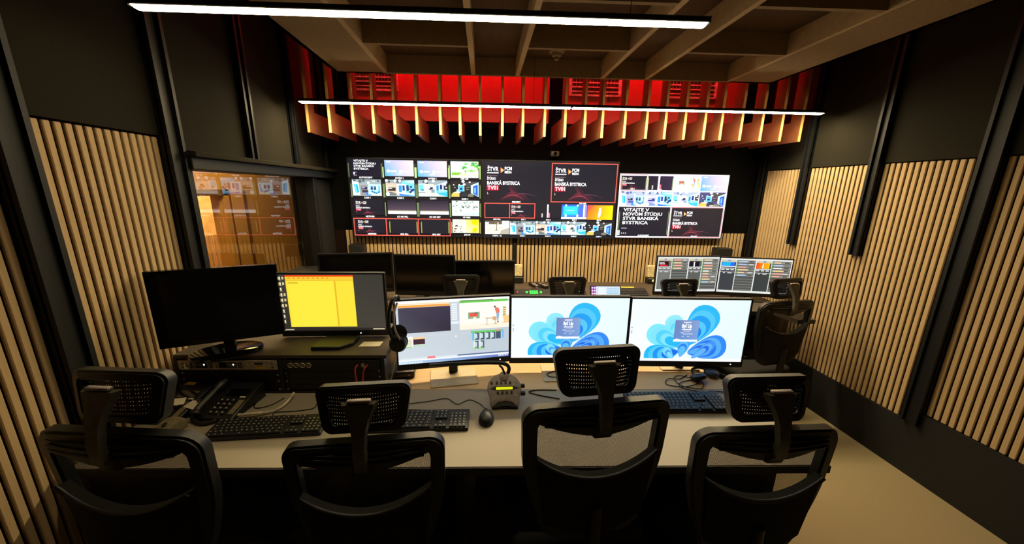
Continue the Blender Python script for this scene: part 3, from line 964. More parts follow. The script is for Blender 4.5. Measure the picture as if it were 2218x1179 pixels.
def art_center(w, h):
    a = Art(w, h)
    a.rect(0, 0, 1, 1, (20, 20, 30))
    tv_card(a, (.004, .015, .50, .515))
    tv_card(a, (.508, .025, .992, .515))
    a.frame(.503, .018, .996, .522, .006, RED)
    cap(a, 'PREVIEW', .245, .535, .020); cap(a, 'ON AIR', .748, .545, .020)
    # second row
    a.rect(.008, .545, .19, .735, (18, 20, 34))
    tv_card(a, (.20, .55, .385, .735), True)
    a.frame(.006, .540, .197, .740, .0055, RED); a.frame(.192, .540, .388, .740, .0055, RED)
    s = Sub(a, .392, .545, .580, .735)
    s.rect(0, 0, 1, 1, (20, 20, 34))
    s.rect(.46, .04, .52, .96, W); s.rect(.53, .62, .58, .96, (230, 110, 120)); s.rect(.24, .66, .29, .94, (200, 200, 190))
    s = Sub(a, .588, .550, .782, .742)
    s.rect(0, 0, 1, 1, [(40, 90, 235), (60, 120, 250), (90, 110, 240), (30, 150, 240)])
    s.rect(.06, .10, .66, .74, (20, 180, 240)); s.rect(.10, .14, .62, .66, (50, 206, 250)); s.rect(.20, .38, .50, .42, (190, 240, 255))
    for u in (.14, .60):
        s.rect(u, 0, u + .07, .12, W); s.rect(u, .68, u + .07, .9, W)
    s.rect(.86, 0, .92, .9, W); s.rect(.92, 0, 1, .86, (150, 140, 250)); s.rect(0, .86, 1, 1, W)
    s = Sub(a, .786, .555, .982, .748)
    s.rect(0, 0, 1, 1, [(255, 80, 40), (255, 214, 0), (255, 220, 0), (255, 130, 20)])
    s.poly([(0, 0), (.28, 0), (.0, .5)], [(255, 60, 90), (255, 110, 40), (255, 90, 70)])
    s.poly([(.46, .16), (.53, .16), (.55, .5), (.50, .84), (.42, .84), (.44, .5)], W)
    for t, u in (('GFX FILL', .10), ('EVS 1', .30), ('EVS 2', .49), ('EVS 3', .69), ('EVS 4', .88)):
        cap(a, t, u, .765, .018)
    # camera row
    s = Sub(a, .010, .775, .194, .955)
    s.rect(0, 0, 1, 1, (232, 226, 206)); s.rect(0, 0, .7, .26, (96, 84, 70)); s.rect(.0, .1, .16, .4, (206, 206, 206))
    s.poly([(.70, 0), (1, 0), (1, .55), (.86, .66), (.70, .6)], (252, 252, 250)); s.poly([(.60, 1), (.66, .72), (1, .5), (1, 1)], (176, 170, 156))
    s.poly([(0, .7), (.9, .4), (.9, .44), (0, .76)], (206, 196, 172))
    s.rect(.46, .2, .485, .70, (70, 60, 50)); s.poly([(.34, .78), (.47, .66), (.60, .78), (.47, .72)], (80, 70, 60)); s.ell(.47, .14, .1, .12, (110, 96, 76)); s.ell(.53, .18, .03, .05, W)
    for i in range(4):
        studio_cam(a, (.199 + i * .196, .780, .391 + i * .196, .957), i + 1)
    for t, u in (('CAM 5 - VJ', .10), ('CAM 1', .295), ('CAM 2', .49), ('CAM 3', .69), ('CAM 4', .885)):
        cap(a, t, u, .985, .018)
    return a

def art_right(w, h):
    a = Art(w, h)
    a.rect(0, 0, 1, 1, (250, 240, 248))
    B = [.012, .252, .495, .742, .99]
    tv_card(a, (.016, .03, .246, .245), True)
    s = Sub(a, .258, .03, .488, .245)
    s.rect(0, 0, 1, 1, [(28, 22, 40), (50, 36, 66), (44, 34, 60), (26, 24, 40)])
    s.rect(.40, .0, .47, 1, W); s.rect(.48, .6, .54, 1, (240, 110, 130)); s.rect(.17, .66, .22, .96, (200, 200, 196))
    meters(a, .262, .484, .06, .24, 0, (130, 150, 100), .007); meters(a, .022, .240, .06, .24, 0, (130, 130, 84), .007)
    school_scene(Sub(a, .498, .012, .740, .25))
    vote_card(a, (.746, .012, .985, .25))
    for i in range(4):
        studio_cam(a, (B[i] + .004, .268, B[i + 1] - .005, .492), i + 1, 1)
    welcome_card(a, (.012, .505, .488, .975), True)
    meters(a, .022, .478, .58, .95, 0, (110, 140, 100), .006)
    tv_card(a, (.502, .515, .982, .978))
    a.frame(.492, .503, .990, .992, .006, (255, 120, 124))
    a.frame(.006, .500, .494, .992, .005, (255, 236, 240))
    a.frame(.006, .006, .252, .258, .005, (255, 130, 130))
    cap(a, 'EVS 1', .12, .24, .020); cap(a, 'EVS 2', .37, .245, .020); cap(a, 'CAM 4', .87, .485, .02)
    cap(a, 'AUTOSCRIPT', .26, .975, .022); cap(a, 'ON AIR', .74, .982, .022)
    return a

def school_scene(s):
    """very bright classroom: green board, a person in a red top, shelves and desks"""
    s.rect(0, 0, 1, 1, (255, 253, 246))
    s.poly([(0, .82), (1, .76), (1, 1), (0, 1)], (255, 246, 226))
    s.rect(.17, .36, .40, .60, (150, 182, 140)); s.rect(.20, .38, .36, .52, (232, 96, 80)); s.rect(.30, .38, .36, .42, (90, 96, 120)); s.rect(.27, .54, .33, .60, (250, 246, 236))
    s.ell(.705, .19, .022, .035, (110, 84, 60), 8)
    s.poly([(.70, .22), (.76, .22), (.80, .30), (.80, .42), (.735, .44), (.71, .30)], (238, 128, 110))
    s.poly([(.735, .44), (.80, .42), (.79, .60), (.775, .74), (.755, .74), (.745, .60)], (150, 186, 220))
    s.rect(.755, .74, .785, .80, (170, 110, 70))
    s.rect(.87, .20, .935, .58, (250, 226, 160))
    for i in range(4):
        s.rect(.87, .22 + i * .09, .93, .25 + i * .09, (150, 120, 70))
    for (u, v, w_) in ((.52, .60, .22), (.88, .56, .12)):
        s.rect(u, v, u + w_, v + .025, (206, 150, 96)); s.rect(u + .02, v, u + .032, v + .24, (206, 160, 110)); s.rect(u + w_ - .03, v, u + w_ - .018, v + .24, (206, 160, 110))
        s.rect(u - .02, v + .24, u + .07, v + .255, (206, 160, 110)); s.rect(u + w_ - .07, v + .24, u + w_ + .02, v + .255, (206, 160, 110))
    s.rect(.66, .56, .74, .70, (226, 176, 120)); s.poly([(.86, .56), (1, .52), (1, .80), (.90, .78)], (250, 214, 150))
    s.rect(0, .62, .44, .625, (210, 206, 196)); s.rect(0, .74, .44, .745, (216, 212, 200))

def ribbons(a):
    """plain blue ribbon blossom on a white desktop, with a login box"""
    a.rect(0, 0, 1, 1, [(246, 253, 255), (236, 252, 255), (232, 250, 255), (250, 254, 255)])
    def lobe(cx, cy, ang, L, wd, n, c0, c1):
        ca, sa = math.cos(ang), math.sin(ang)
        for k in range(n):
            t = k / max(1, n - 1)
            LL = L * (1 - .13 * k); ww = wd * (1 - .15 * k)
            pts = []
            for i in range(26):
                th = 2 * PI * i / 26
                r = .5 + .5 * math.cos(th)
                x = LL * r
                y = ww * math.sin(th) * (0.35 + .65 * r)
                pts.append((cx + (x * ca - y * sa), cy + (x * sa + y * ca) * 1.78))
            col = tuple(c0[j] + (c1[j] - c0[j]) * t for j in range(3)) if k % 2 == 0 else tuple(min(255, c0[j] * .55 + (60, 100, 112)[j]) for j in range(3))
            a.poly(pts, col)
    cy, bl = (60, 210, 250), (20, 110, 240)
    lobe(.50, .74, math.radians(-62), .40, .18, 7, (50, 190, 250), bl)
    lobe(.47, .70, math.radians(-118), .28, .11, 5, (150, 238, 252), cy)
    lobe(.46, .76, math.radians(-152), .34, .13, 5, (130, 236, 252), (40, 190, 250))
    lobe(.52, .86, math.radians(-14), .34, .15, 6, (50, 140, 248), (40, 90, 230))
    lobe(.44, .84, math.radians(168), .30, .14, 5, (40, 190, 250), (30, 110, 240))
    lobe(.46, .93, math.radians(-80), .17, .07, 4, (60, 170, 250), (40, 110, 240))
    lobe(.56, .95, math.radians(-38), .24, .06, 4, (70, 150, 250), (30, 90, 232))
    lobe(.40, .97, math.radians(-128), .14, .05, 4, (120, 220, 252), (30, 130, 244))
    a.rect(0, .955, 1, 1, (252, 254, 255))
    a.rect(.384, .325, .590, .675, (120, 140, 190))
    a.rect(.386, .329, .588, .66, [(118, 134, 190), (140, 168, 216), (124, 166, 224), (100, 142, 206)])
    a.poly([(.384, .64), (.41, .625), (.45, .64), (.59, .638), (.59, .675), (.384, .675)], (250, 252, 255))
    a.rect(.455, .352, .52, .37, (236, 240, 250))
    a.text('Byť Up', .445, .445, .055, W, wu=.085, bold=.06)
    a.rect(.448, .468, .53, .486, (240, 244, 252)); a.rect(.465, .505, .52, .512, (220, 226, 240)); a.rect(.44, .520, .463, .535, (220, 226, 240))
    a.frame(.462, .535, .54, .56, .0025, (230, 238, 250)); a.rect(.455, .585, .47, .592, W); a.rect(.50, .585, .515, .592, W)
    for v in (.44, .50, .53):
        a.rect(.012, v, .024, v + .018, (150, 180, 220))

def art_desktop(w, h):
    a = Art(w, h)
    ribbons(a)
    return a

def art_editor(w, h):
    a = Art(w, h)
    a.rect(0, 0, 1, 1, [(206, 214, 222), (190, 204, 214), (196, 208, 218), (214, 224, 232)])
    a.rect(0, 0, 1, .05, W)
    a.rect(.02, .045, .46, .095, (255, 224, 170)); a.rect(.02, .07, .46, .105, (250, 170, 80)); a.rect(.02, .058, .46, .07, (255, 244, 222))
    a.rect(.02, .108, .465, .505, [(76, 72, 88), (66, 58, 80), (52, 46, 62), (80, 80, 92)])
    a.rect(.47, .06, .53, .36, (206, 216, 226))
    for i in range(8):
        a.rect(.475, .075 + i * .034, .525, .098 + i * .034, (240, 246, 250))
    a.rect(.47, .36, .54, .40, (236, 244, 250))
    a.rect(.545, .04, .985, .075, (110, 210, 80)); a.rect(.56, .035, .85, .048, (90, 120, 90))
    school_scene(Sub(a, .545, .075, 1.0, .505))
    a.rect(0, .56, .13, .735, (250, 250, 244)); a.rect(.05, .60, .12, .70, (230, 226, 200)); a.rect(.04, .715, .12, .735, (160, 220, 120))
    a.rect(.13, .575, .235, .605, (255, 210, 150)); a.rect(.135, .605, .235, .69, (70, 44, 54)); a.rect(.135, .695, .235, .72, (190, 226, 190))
    a.rect(.25, .56, .64, .562, (236, 242, 246))
    a.ell(.51, .60, .008, .012, W)
    a.rect(.645, .535, .94, .565, (110, 210, 100)); a.rect(.87, .535, .92, .555, (250, 130, 110)); a.rect(.655, .56, .67, .69, (110, 200, 250)); a.rect(.935, .54, .95, .68, (120, 190, 250))
    for i in range(5):
        u = .672 + i * .051
        a.rect(u, .565, u + .046, .685, (70, 90, 110)); a.rect(u + .012, .58, u + .032, .66, (206, 226, 236) if i < 4 else (70, 90, 110)); a.rect(u + .003, .57, u + .012, .68, (220, 240, 226) if i < 4 else (70, 90, 110))
    for i in range(2):
        u = .668 + i * .053
        a.rect(u, .70, u + .046, .835, (70, 90, 110)); a.rect(u + .014, .72, u + .034, .80, (206, 226, 236)); a.rect(u, .70, u + .013, .82, (230, 246, 236)); a.rect(u, .815, u + .04, .835, (150, 220, 120))
    a.rect(.02, .905, 1, .925, (90, 110, 150)); a.rect(.02, .905, .25, .93, (226, 236, 240)); a.rect(.25, .895, .32, .935, (250, 130, 140)); a.rect(.32, .905, .52, .925, (230, 236, 244))
    a.rect(.0, .93, 1, .955, (246, 250, 252)); a.rect(0, .955, 1, 1, [(180, 220, 250), (120, 130, 220), (70, 90, 170), (206, 232, 250)])
    for i in range(8):
        a.rect(.01 + i * .025, .965, .028 + i * .025, .99, (236, 244, 250))
    for i in range(6):
        a.rect(.90 + i * .016, .955, .91 + i * .016, .985, (236, 244, 250))
    return a

def art_yellow(w, h):
    """evening-tinted desktop with one large yellow document window"""
    a = Art(w, h)
    a.rect(0, 0, 1, 1, [(66, 62, 54), (60, 58, 52), (70, 66, 58), (50, 46, 40)])
    a.rect(0, .955, 1, 1, (44, 38, 34))
    a.rect(.075, .012, .715, .93, (255, 224, 60))
    a.rect(.075, .012, .715, .04, (240, 70, 20)); a.rect(.075, .04, .715, .10, (255, 206, 60)); a.rect(.075, .10, .715, .105, (220, 160, 30))
    a.rect(.09, .11, .53, .915, (255, 236, 66)); a.rect(.53, .11, .545, .915, (236, 186, 40)); a.rect(.545, .105, .71, .92, (255, 230, 62))
    for i in range(9):
        a.rect(.10 + i * .045, .055, .125 + i * .045, .072, (214, 150, 40))
    a.rect(.095, .135, .19, .143, (196, 140, 30)); a.rect(.095, .155, .19, .162, (196, 140, 30))
    for i in range(9):
        a.rect(.012, .04 + i * .095, .032, .085 + i * .095, (240, 230, 200)); a.rect(.010, .09 + i * .095, .036, .10 + i * .095, (200, 190, 160))
        if i % 4 != 2 and i < 7:
            a.rect(.045, .04 + i * .095, .062, .085 + i * .095, (226, 206, 140))
    a.rect(.01, .965, .10, .985, (190, 180, 156)); a.rect(.87, .965, .985, .985, (220, 206, 170))
    return a

def art_replay(w, h, var):
    """replay server interface: two channel columns with preview and clip lists"""
    a = Art(w, h)
    a.rect(0, 0, 1, 1, (236, 238, 234))
    rnd = random.Random(11 + var)
    dark = (120, 122, 118) if var == 0 else (62, 66, 72)
    for c in range(2):
        u0 = .02 + c * .49
        s = Sub(a, u0, .05, u0 + .205, .94)
        s.rect(0, 0, 1, 1, dark if c == 0 else ((96, 98, 94) if var == 0 else (56, 64, 66)))
        s.rect(0, 0, 1, .07, (214, 206, 170)); s.rect(.42, 0, .62, .05, (130, 160, 210))
        if var == 0 and c == 0:
            s.rect(0, .09, .8, .25, (60, 10, 14)); s.rect(.06, .12, .45, .14, W); s.rect(.06, .16, .5, .18, W); s.rect(.1, .20, .7, .235, (230, 40, 50))
        elif var == 0:
            s.rect(0, .09, .82, .25, (24, 18, 34)); s.rect(.36, .10, .46, .25, W)
        elif c == 0:
            s.rect(0, .07, .9, .23, (40, 120, 250)); s.rect(.06, .08, .62, .19, (30, 190, 240)); s.rect(0, .20, 1, .23, W)
        else:
            s.rect(0, .07, .9, .25, [(250, 50, 30), (255, 190, 0), (255, 200, 0), (250, 70, 20)]); s.rect(.42, .09, .5, .24, W)
        s.rect(0, .26, 1, .28, W)
        for i in range(3):
            s.rect(.04 + i * .32, .30, .27 + i * .32, .335, (232, 234, 230))
        s.rect(.0, .39, 1, .40, W); s.rect(.2, .41, .32, .44, (226, 230, 226)); s.rect(.5, .41, .8, .44, (200, 204, 200))
        s2 = Sub(a, u0 + .215, .05, u0 + .475, .94)
        s2.rect(0, 0, 1, 1, (110, 112, 106) if var == 0 else (84, 86, 84))
        n = 11
        for i in range(n):
            v = .02 + i * .088
            full = i < (4 if var == 0 and c == 0 else 9 if var == 0 else 6)
            s2.rect(.02, v, .98, v + .06, (150, 150, 144) if full else (86, 88, 86))
            if full:
                s2.rect(.1, v + .005, .1 + rnd.uniform(.35, .6), v + .045, rnd.choice([(240, 242, 236), (250, 214, 160), (180, 206, 240), (250, 170, 150)]))
                s2.rect(.66, v + .01, .9, v + .04, rnd.choice([(60, 62, 60), (220, 220, 214), (90, 110, 100)]))
                s2.rect(.01, v, .05, v + .06, (90, 190, 90))
            else:
                s2.rect(.0, v + .062, 1, v + .07, (170, 172, 168))
    return a

def art_touch(w, h):
    a = Art(w, h)
    a.rect(0, 0, 1, 1, (226, 240, 250))
    a.rect(0, 0, .17, 1, [(130, 40, 200), (150, 40, 190), (220, 40, 90), (200, 40, 110)])
    for r in range(5):
        for c in range(2):
            a.ell(.045 + c * .08, .1 + r * .2, .03, .065, (250, 240, 255), 8)
    for r in range(6):
        for c in range(3):
            a.rect(.55 + c * .14, .1 + r * .15, .67 + c * .14, .21 + r * .15, (150, 206, 236))
            a.rect(.57 + c * .14, .12 + r * .15, .64 + c * .14, .15 + r * .15, (240, 250, 255))
    for r in range(7):
        a.rect(.20, .12 + r * .12, .24, .17 + r * .12, (190, 214, 240)); a.rect(.26, .12 + r * .12, .48, .17 + r * .12, (250, 253, 255))
    return a

# ---------------------------------------------------------------- displays of the video wall
def display(label, x0, x1, z0, z1, art, face=3.25):
    xm = (x0 + x1) / 2
    w = (x1 - x0) / math.cos(YAW); h = z1 - z0
    t = thing('wall_display', label, 'display', (xm, yb(xm, face), z0), (0, 0, YAW), 'video wall displays')
    MB().span((-w / 2, 0.002, 0), (w / 2, .030, h), bevel=.004, seg=1).build('body', 'plastic_black', t)
    m = MB(); b = .007
    m.span((-w / 2, -.004, 0), (w / 2, .004, b)); m.span((-w / 2, -.004, h - b), (w / 2, .004, h))
    m.span((-w / 2, -.004, b), (-w / 2 + b, .004, h - b)); m.span((w / 2 - b, -.004, b), (w / 2, .004, h - b))
    m.build('bezel', 'plastic_black', t)
    MB().span((-.2, .030, h * .3), (.2, .0385, h * .7)).build('wall_bracket', 'post_black', t)
    scr = MB().span((-w / 2 + b, -.0005, b), (w / 2 - b, .002, h - b)).build('screen', 'screen_off', t)
    art(w - 2 * b, h - 2 * b).build('picture', scr, 'picture', (0, -.0007, h / 2))
    return t
display('left video wall display tiled with sixteen small camera pictures', -1.195, -.016, 1.208, 1.897, art_left)
display('centre video wall display with two large dark title cards', -.013, 1.208, 1.203, 1.898, art_center)
display('smaller right video wall display with welcome text in big white letters', 1.214, 2.236, 1.213, 1.804, art_right)

def speaker(label, x, z, w, h):
    t = thing('wall_speaker', label, 'speaker', (x, yb(x) - .022, z), (0, 0, YAW), 'small wall speakers')
    MB().span((-w / 2, -.13, 0), (w / 2, -.02, h), bevel=.012, seg=2).build('cabinet', 'plastic_black', t, smooth=40)
    MB().prism(rrect(w * .86, h * .86, .01, 4, 0, h / 2), -.133, -.129).build('grille_cloth', 'chair_fabric', t)
    MB().span((-.02, -.02, h * .3), (.02, .002, h * .7)).build('bracket', 'post_black', t)
speaker('small black speaker below the left corner of the video wall', -1.15, 1.035, .12, .11)
speaker('small black speaker below the right corner of the video wall', 2.24, 1.02, .145, .115)
sn = thing('ceiling_sensor', 'small brown sensor above the centre of the video wall', 'sensor', (.62, yb(.62) - .0, 1.925))
MB().box((0, -.045, .03), (.075, .09, .045), bevel=.01).build('body', 'rack_top', sn, smooth=40)
MB().cyl((0, -.088, .03), (0, -.096, .03), .014, n=16).build('lens', 'plastic_gloss', sn)

def socket(label, x, z, beacon):
    t = thing('wall_socket', label, 'socket', (x, yb(x) - .021, z), (0, 0, YAW), 'wall sockets')
    MB().span((-.043, -.03, 0), (.043, 0, .115), bevel=.004, seg=1).build('cover_plate', 'plate_cream', t, smooth=40)
    MB().span((-.05, -.07, -.055), (.05, -.0, -.002), bevel=.004, seg=1).build('lower_box', 'plastic_black', t)
    if beacon:
        MB().lathe([(.012, 0), (.012, .012), (.006, .02)], 12, M=Matrix.Translation((.005, -.076, -.03))).build('lamp_dome', 'dot_amber', t, smooth=40)
socket('cream wall socket beside the black monitors', .318, .836, False)
socket('cream wall socket with a small glowing lamp, left of the grey list monitors', 1.612, .832, True)

# ---------------------------------------------------------------- monitors
def monitor(label, p0, p1, z0, z1, base_z, art=None, name='monitor', tilt=0.0, mat='picture_desk', chin=.03, side=.008, foot='rect', foot_size=(.225, .17), foot_dy=.02, foot_mat='foot_silver', shell='plastic_black', led=None, group=None, foot_dx=0.0, off='screen_off'):
    """p0, p1: floor-plan ends of the picture area; z0..z1 its height"""
    dx, dy = p1[0] - p0[0], p1[1] - p0[1]
    w = math.hypot(dx, dy); h = z1 - z0
    xm, ym = (p0[0] + p1[0]) / 2, (p0[1] + p1[1]) / 2
    t = thing(name, label, 'monitor', (xm, ym, base_z), (0, 0, math.atan2(dy, dx)), group)
    zc = (z0 + z1) / 2 - base_z
    T = Matrix.Translation((0, 0, zc)) @ Matrix.Rotation(tilt, 4, 'X')
    H = h / 2
    MB().span((-w / 2 - side, .004, -H - chin), (w / 2 + side, .026, H + side), bevel=.004, seg=1, M=T).span((-w * .3, .02, -H * .7), (w * .3, .055, H * .5), bevel=.01, seg=1, M=T).build('back_shell', shell, t, smooth=40)
    m = MB()
    m.span((-w / 2 - side, -.004, -H - chin), (w / 2 + side, .006, -H), M=T); m.span((-w / 2 - side, -.004, H), (w / 2 + side, .006, H + side), M=T)
    m.span((-w / 2 - side, -.004, -H), (-w / 2, .006, H), M=T); m.span((w / 2, -.004, -H), (w / 2 + side, .006, H), M=T)
    m.build('bezel', shell, t)
    scr = MB().span((-w / 2, 0, -H), (w / 2, .005, H), M=T).build('screen', off, t)
    if art:
        art(w, h).build('picture', scr, mat, (0, -.0005, zc), (tilt, 0, 0))
    if led:
        MB().box((led, -.005, -H - chin * .45), (.004, .003, .004), M=T).build('power_light', 'dot_white', t)
    fz = .008
    MB().span((foot_dx - .022, .03, fz), (foot_dx + .022, .052, zc), bevel=.004, seg=1).build('neck', 'plastic_black', t, smooth=40)
    fw, fd = foot_size
    fm = MB()
    if foot == 'rect':
        fm.prism(rrect(fw, fd, .008, 3, foot_dx, foot_dy), 0, fz, axis='z', bevel=.0015, seg=1)
    elif foot == 'oct':
        c = .045
        pl = [(-fw / 2, -fd / 2), (fw / 2 - c, -fd / 2), (fw / 2, -fd / 2 + c), (fw / 2, fd / 2), (-fw / 2 + c * .4, fd / 2), (-fw / 2, fd / 2 - c)]
        fm.prism([(x + foot_dx, y + foot_dy) for x, y in pl], 0, .018, axis='z', bevel=.003, seg=1)
    else:
        fm.prism([(foot_dx + fw / 2 * math.cos(2 * PI * i / 32), foot_dy + fd / 2 * math.sin(2 * PI * i / 32)) for i in range(32)], 0, .014, axis='z', bevel=.006, seg=2)
    fm.build('foot', foot_mat, t, smooth=40)
    return t

DZ = 0.74   # worktop height
monitor('front desk monitor showing a grey editing program', (-.406, 1.552), (.118, 1.620), .832, 1.146, DZ, art_editor, foot_dy=-.005, foot_dx=-.01, foot_size=(.225, .165), led=.22)
monitor('front desk monitor in the middle with blue ribbon wallpaper, behind the tall chair', (.130, 1.622), (.710, 1.597), .820, 1.137, DZ, art_desktop, foot_size=(.225, .165), foot_dy=-.02, foot_dx=-.02, led=.24, group='ribbon wallpaper monitors')
monitor('rightmost front desk monitor with blue ribbon wallpaper', (.722, 1.595), (1.306, 1.552), .803, 1.133, DZ, art_desktop, foot_size=(.20, .14), foot_dy=.08, led=.24, group='ribbon wallpaper monitors')
RT = 0.926  # top of the rack case
monitor('black switched off monitor with oval foot on the rack case', (-1.338, 1.465), (-.943, 1.602), 1.000, 1.295, RT, None, chin=.022, side=.014, foot='oval', foot_size=(.27, .19), foot_dy=-.01, foot_mat='plastic_gloss', shell='plastic_gloss')
monitor('monitor with a large yellow document on the rack case', (-.968, 1.668), (-.483, 1.660), .965, 1.247, RT, art_yellow, chin=.028, side=.008, foot='oct', foot_size=(.17, .13), foot_dy=-.075, foot_mat='plastic_black', led=.12, foot_dx=.03)
# back row
BZ = 0.775
monitor('leftmost black monitor on the back desk, beside the window', (-1.225, 2.66), (-.72, 2.72), .88, 1.150, BZ, None, group='dark monitors of the back desk', foot_size=(.22, .16), foot_mat='plastic_black', side=.012)
monitor('second black monitor on the back desk, between two other black ones', (-.695, 2.74), (-.240, 2.700), .845, 1.132, BZ, None, group='dark monitors of the back desk', foot_size=(.22, .16), foot_mat='plastic_black', side=.012)
monitor('third black monitor on the back desk, next to the wall socket', (-.225, 2.695), (.225, 2.690), .825, 1.090, BZ, None, group='dark monitors of the back desk', foot_size=(.22, .16), foot_mat='plastic_black', side=.012)
monitor('left monitor with grey clip lists on the back desk', (1.403, 2.70), (1.920, 2.685), .838, 1.130, BZ, lambda w, h: art_replay(w, h, 0), foot_size=(.22, .16), foot_mat='plastic_black', group='clip list monitors')
monitor('right monitor with dark clip lists on the back desk, by the slatted wall', (1.925, 2.680), (2.455, 2.570), .838, 1.125, BZ, lambda w, h: art_replay(w, h, 1), foot_size=(.22, .16), foot_mat='plastic_black', group='clip list monitors')

# ---------------------------------------------------------------- front desk
fd = thing('front_desk', 'long front control desk with grey worktop and wooden rear strip', 'desk', (0, 0.98, 0), (0, 0, math.atan(-.037)))
def dl(pts):
    return pts
MB().prism([(-1.36, .045), (1.182, .0), (1.182, .467), (-1.36, .512)], DZ - .028, DZ, axis='z').build('worktop', 'desk_top', fd)
MB().prism([(-1.36, .51), (1.182, .465), (1.150, .56), (1.08, .90), (-1.36, .92)], DZ - .028, DZ + .001, axis='z').build('rear_top', 'desk_wood', fd)
MB().prism([(-1.36, .040), (1.184, -.005), (1.184, 0.004), (-1.36, .049)], DZ - .030, DZ - .002, axis='z').build('front_edge', 'desk_edge', fd)
MB().span((-1.33, .80, .04), (1.05, .83, DZ - .03)).build('modesty_panel', 'desk_dark', fd)
for x in (-1.32, -.1, 1.10):
    MB().span((x - .018, .12, 0), (x + .018, .80, DZ - .029)).build('side_panel', 'desk_dark', fd)
MB().span((-1.3, .72, .48), (1.04, .80, .56)).build('cable_tray', 'desk_dark', fd)

# ---------------------------------------------------------------- back desk
bd = thing('back_desk', 'back control desk below the video wall', 'desk', (.55, yb(.55, 2.25), 0), (0, 0, YAW))
MB().prism([(-1.80, .20), (1.62, .20), (1.66, .02), (1.79, .02), (1.79, 1.03), (-1.80, 1.03)], BZ - .03, BZ, axis='z').build('worktop', 'rack_top', bd)
MB().span((-1.80, .194, BZ - .032), (1.62, .20, BZ - .001)).build('front_edge', 'desk_edge', bd)
for x in (-1.75, -.4, .7, 1.76):
    MB().span((x - .018, .3, 0), (x + .018, 1.0, BZ - .03)).build('side_panel', 'desk_dark', bd)
MB().span((-1.75, .92, .04), (1.76, .95, BZ - .03)).build('modesty_panel', 'desk_dark', bd)

# consoles of the back desk
def console(label, x, y, w, d, h0, h1, name='console'):
    t = thing(name, label, 'console', (x, y, BZ), (0, 0, YAW))
    MB().prism([(-d / 2, 0), (d / 2, 0), (d / 2, h1), (-d / 2, h0)], -w / 2, w / 2, axis='x', bevel=.004, seg=1).build('case', 'desk_dark', t)
    return t, math.atan2(h1 - h0, d)
t, sl = console('intercom console with glowing green keys on the back desk', .395, 2.70, .30, .17, .02, .070, 'intercom_console')
TM = Matrix.Translation((0, -.085, .021)) @ Matrix.Rotation(sl, 4, 'X')
g = MB()
for r in range(2):
    for c in range(4):
        g.box((-.025 + c * .018, .105 + r * .026, .002), (.013, .018, .004), M=TM)
for s in (-1, 1):
    g.box((s * .058 + .003, .118, .002), (.016, .022, .004), M=TM)
o = g.build('green_keys', 'dot_green', t)
k = MB()
for r in range(3):
    for c in range(10):
        k.box((-.12 + c * .026, .02 + r * .024, .002), (.018, .016, .004), M=TM)
k.build('dark_keys', 'key_black', t)['kind'] = 'stuff'
MB().box((-.13, .12, .002), (.008, .010, .004), M=TM).build('red_light', 'dot_red', t)
t, sl = console('low black switch console behind the second back chair', .70, 2.70, .27, .17, .02, .065, 'switch_console')
TM = Matrix.Translation((0, -.085, .021)) @ Matrix.Rotation(sl, 4, 'X')
k = MB()
for r in range(4):
    for c in range(12):
        k.box((-.12 + c * .0218, .02 + r * .035, .002), (.015, .02, .004), M=TM)
k.build('keys', 'key_black', t)['kind'] = 'stuff'
MB().box((.08, .13, .003), (.014, .01, .004), M=TM).box((.115, .135, .003), (.01, .018, .004), M=TM).build('status_lights', 'dot_white', t)
t, sl = console('long black replay console left of the grey list monitors', 1.235, 2.72, .26, .18, .02, .065, 'replay_console')
TM = Matrix.Translation((0, -.09, .021)) @ Matrix.Rotation(sl, 4, 'X')
k = MB()
for r in range(4):
    for c in range(9):
        k.box((-.10 + c * .025, .03 + r * .03, .002), (.017, .018, .004), M=TM)
k.build('keys', 'key_black', t)['kind'] = 'stuff'
MB().box((-.02, .187, .001), (.11, .018, .002), M=TM).build('name_strip', 'sticker_yellow', t)
MB().box((-.03, .01, .003), (.014, .01, .004), M=TM).build('red_light', 'dot_red', t)

tb = thing('touch_panel', 'small bright touch panel with purple key column on the back desk', 'touch panel', (.975, 2.66, BZ), (0, 0, YAW))
TT = Matrix.Translation((0, 0, .06)) @ Matrix.Rotation(math.radians(-20), 4, 'X')
MB().span((-.125, 0, -.065), (.125, .016, .065), bevel=.004, seg=1, M=TT).build('case', 'plastic_black', tb)
scr = MB().span((-.118, -.001, -.058), (.118, .001, .058), M=TT).build('screen', 'screen_off', tb)
art_touch(.236, .116).build('picture', scr, 'picture_desk', (0, -.0015, .06), (math.radians(-20), 0, 0))
MB().prism([(0, 0), (.09, 0), (.02, .08)], -.05, .05, axis='x').build('stand', 'plastic_black', tb)

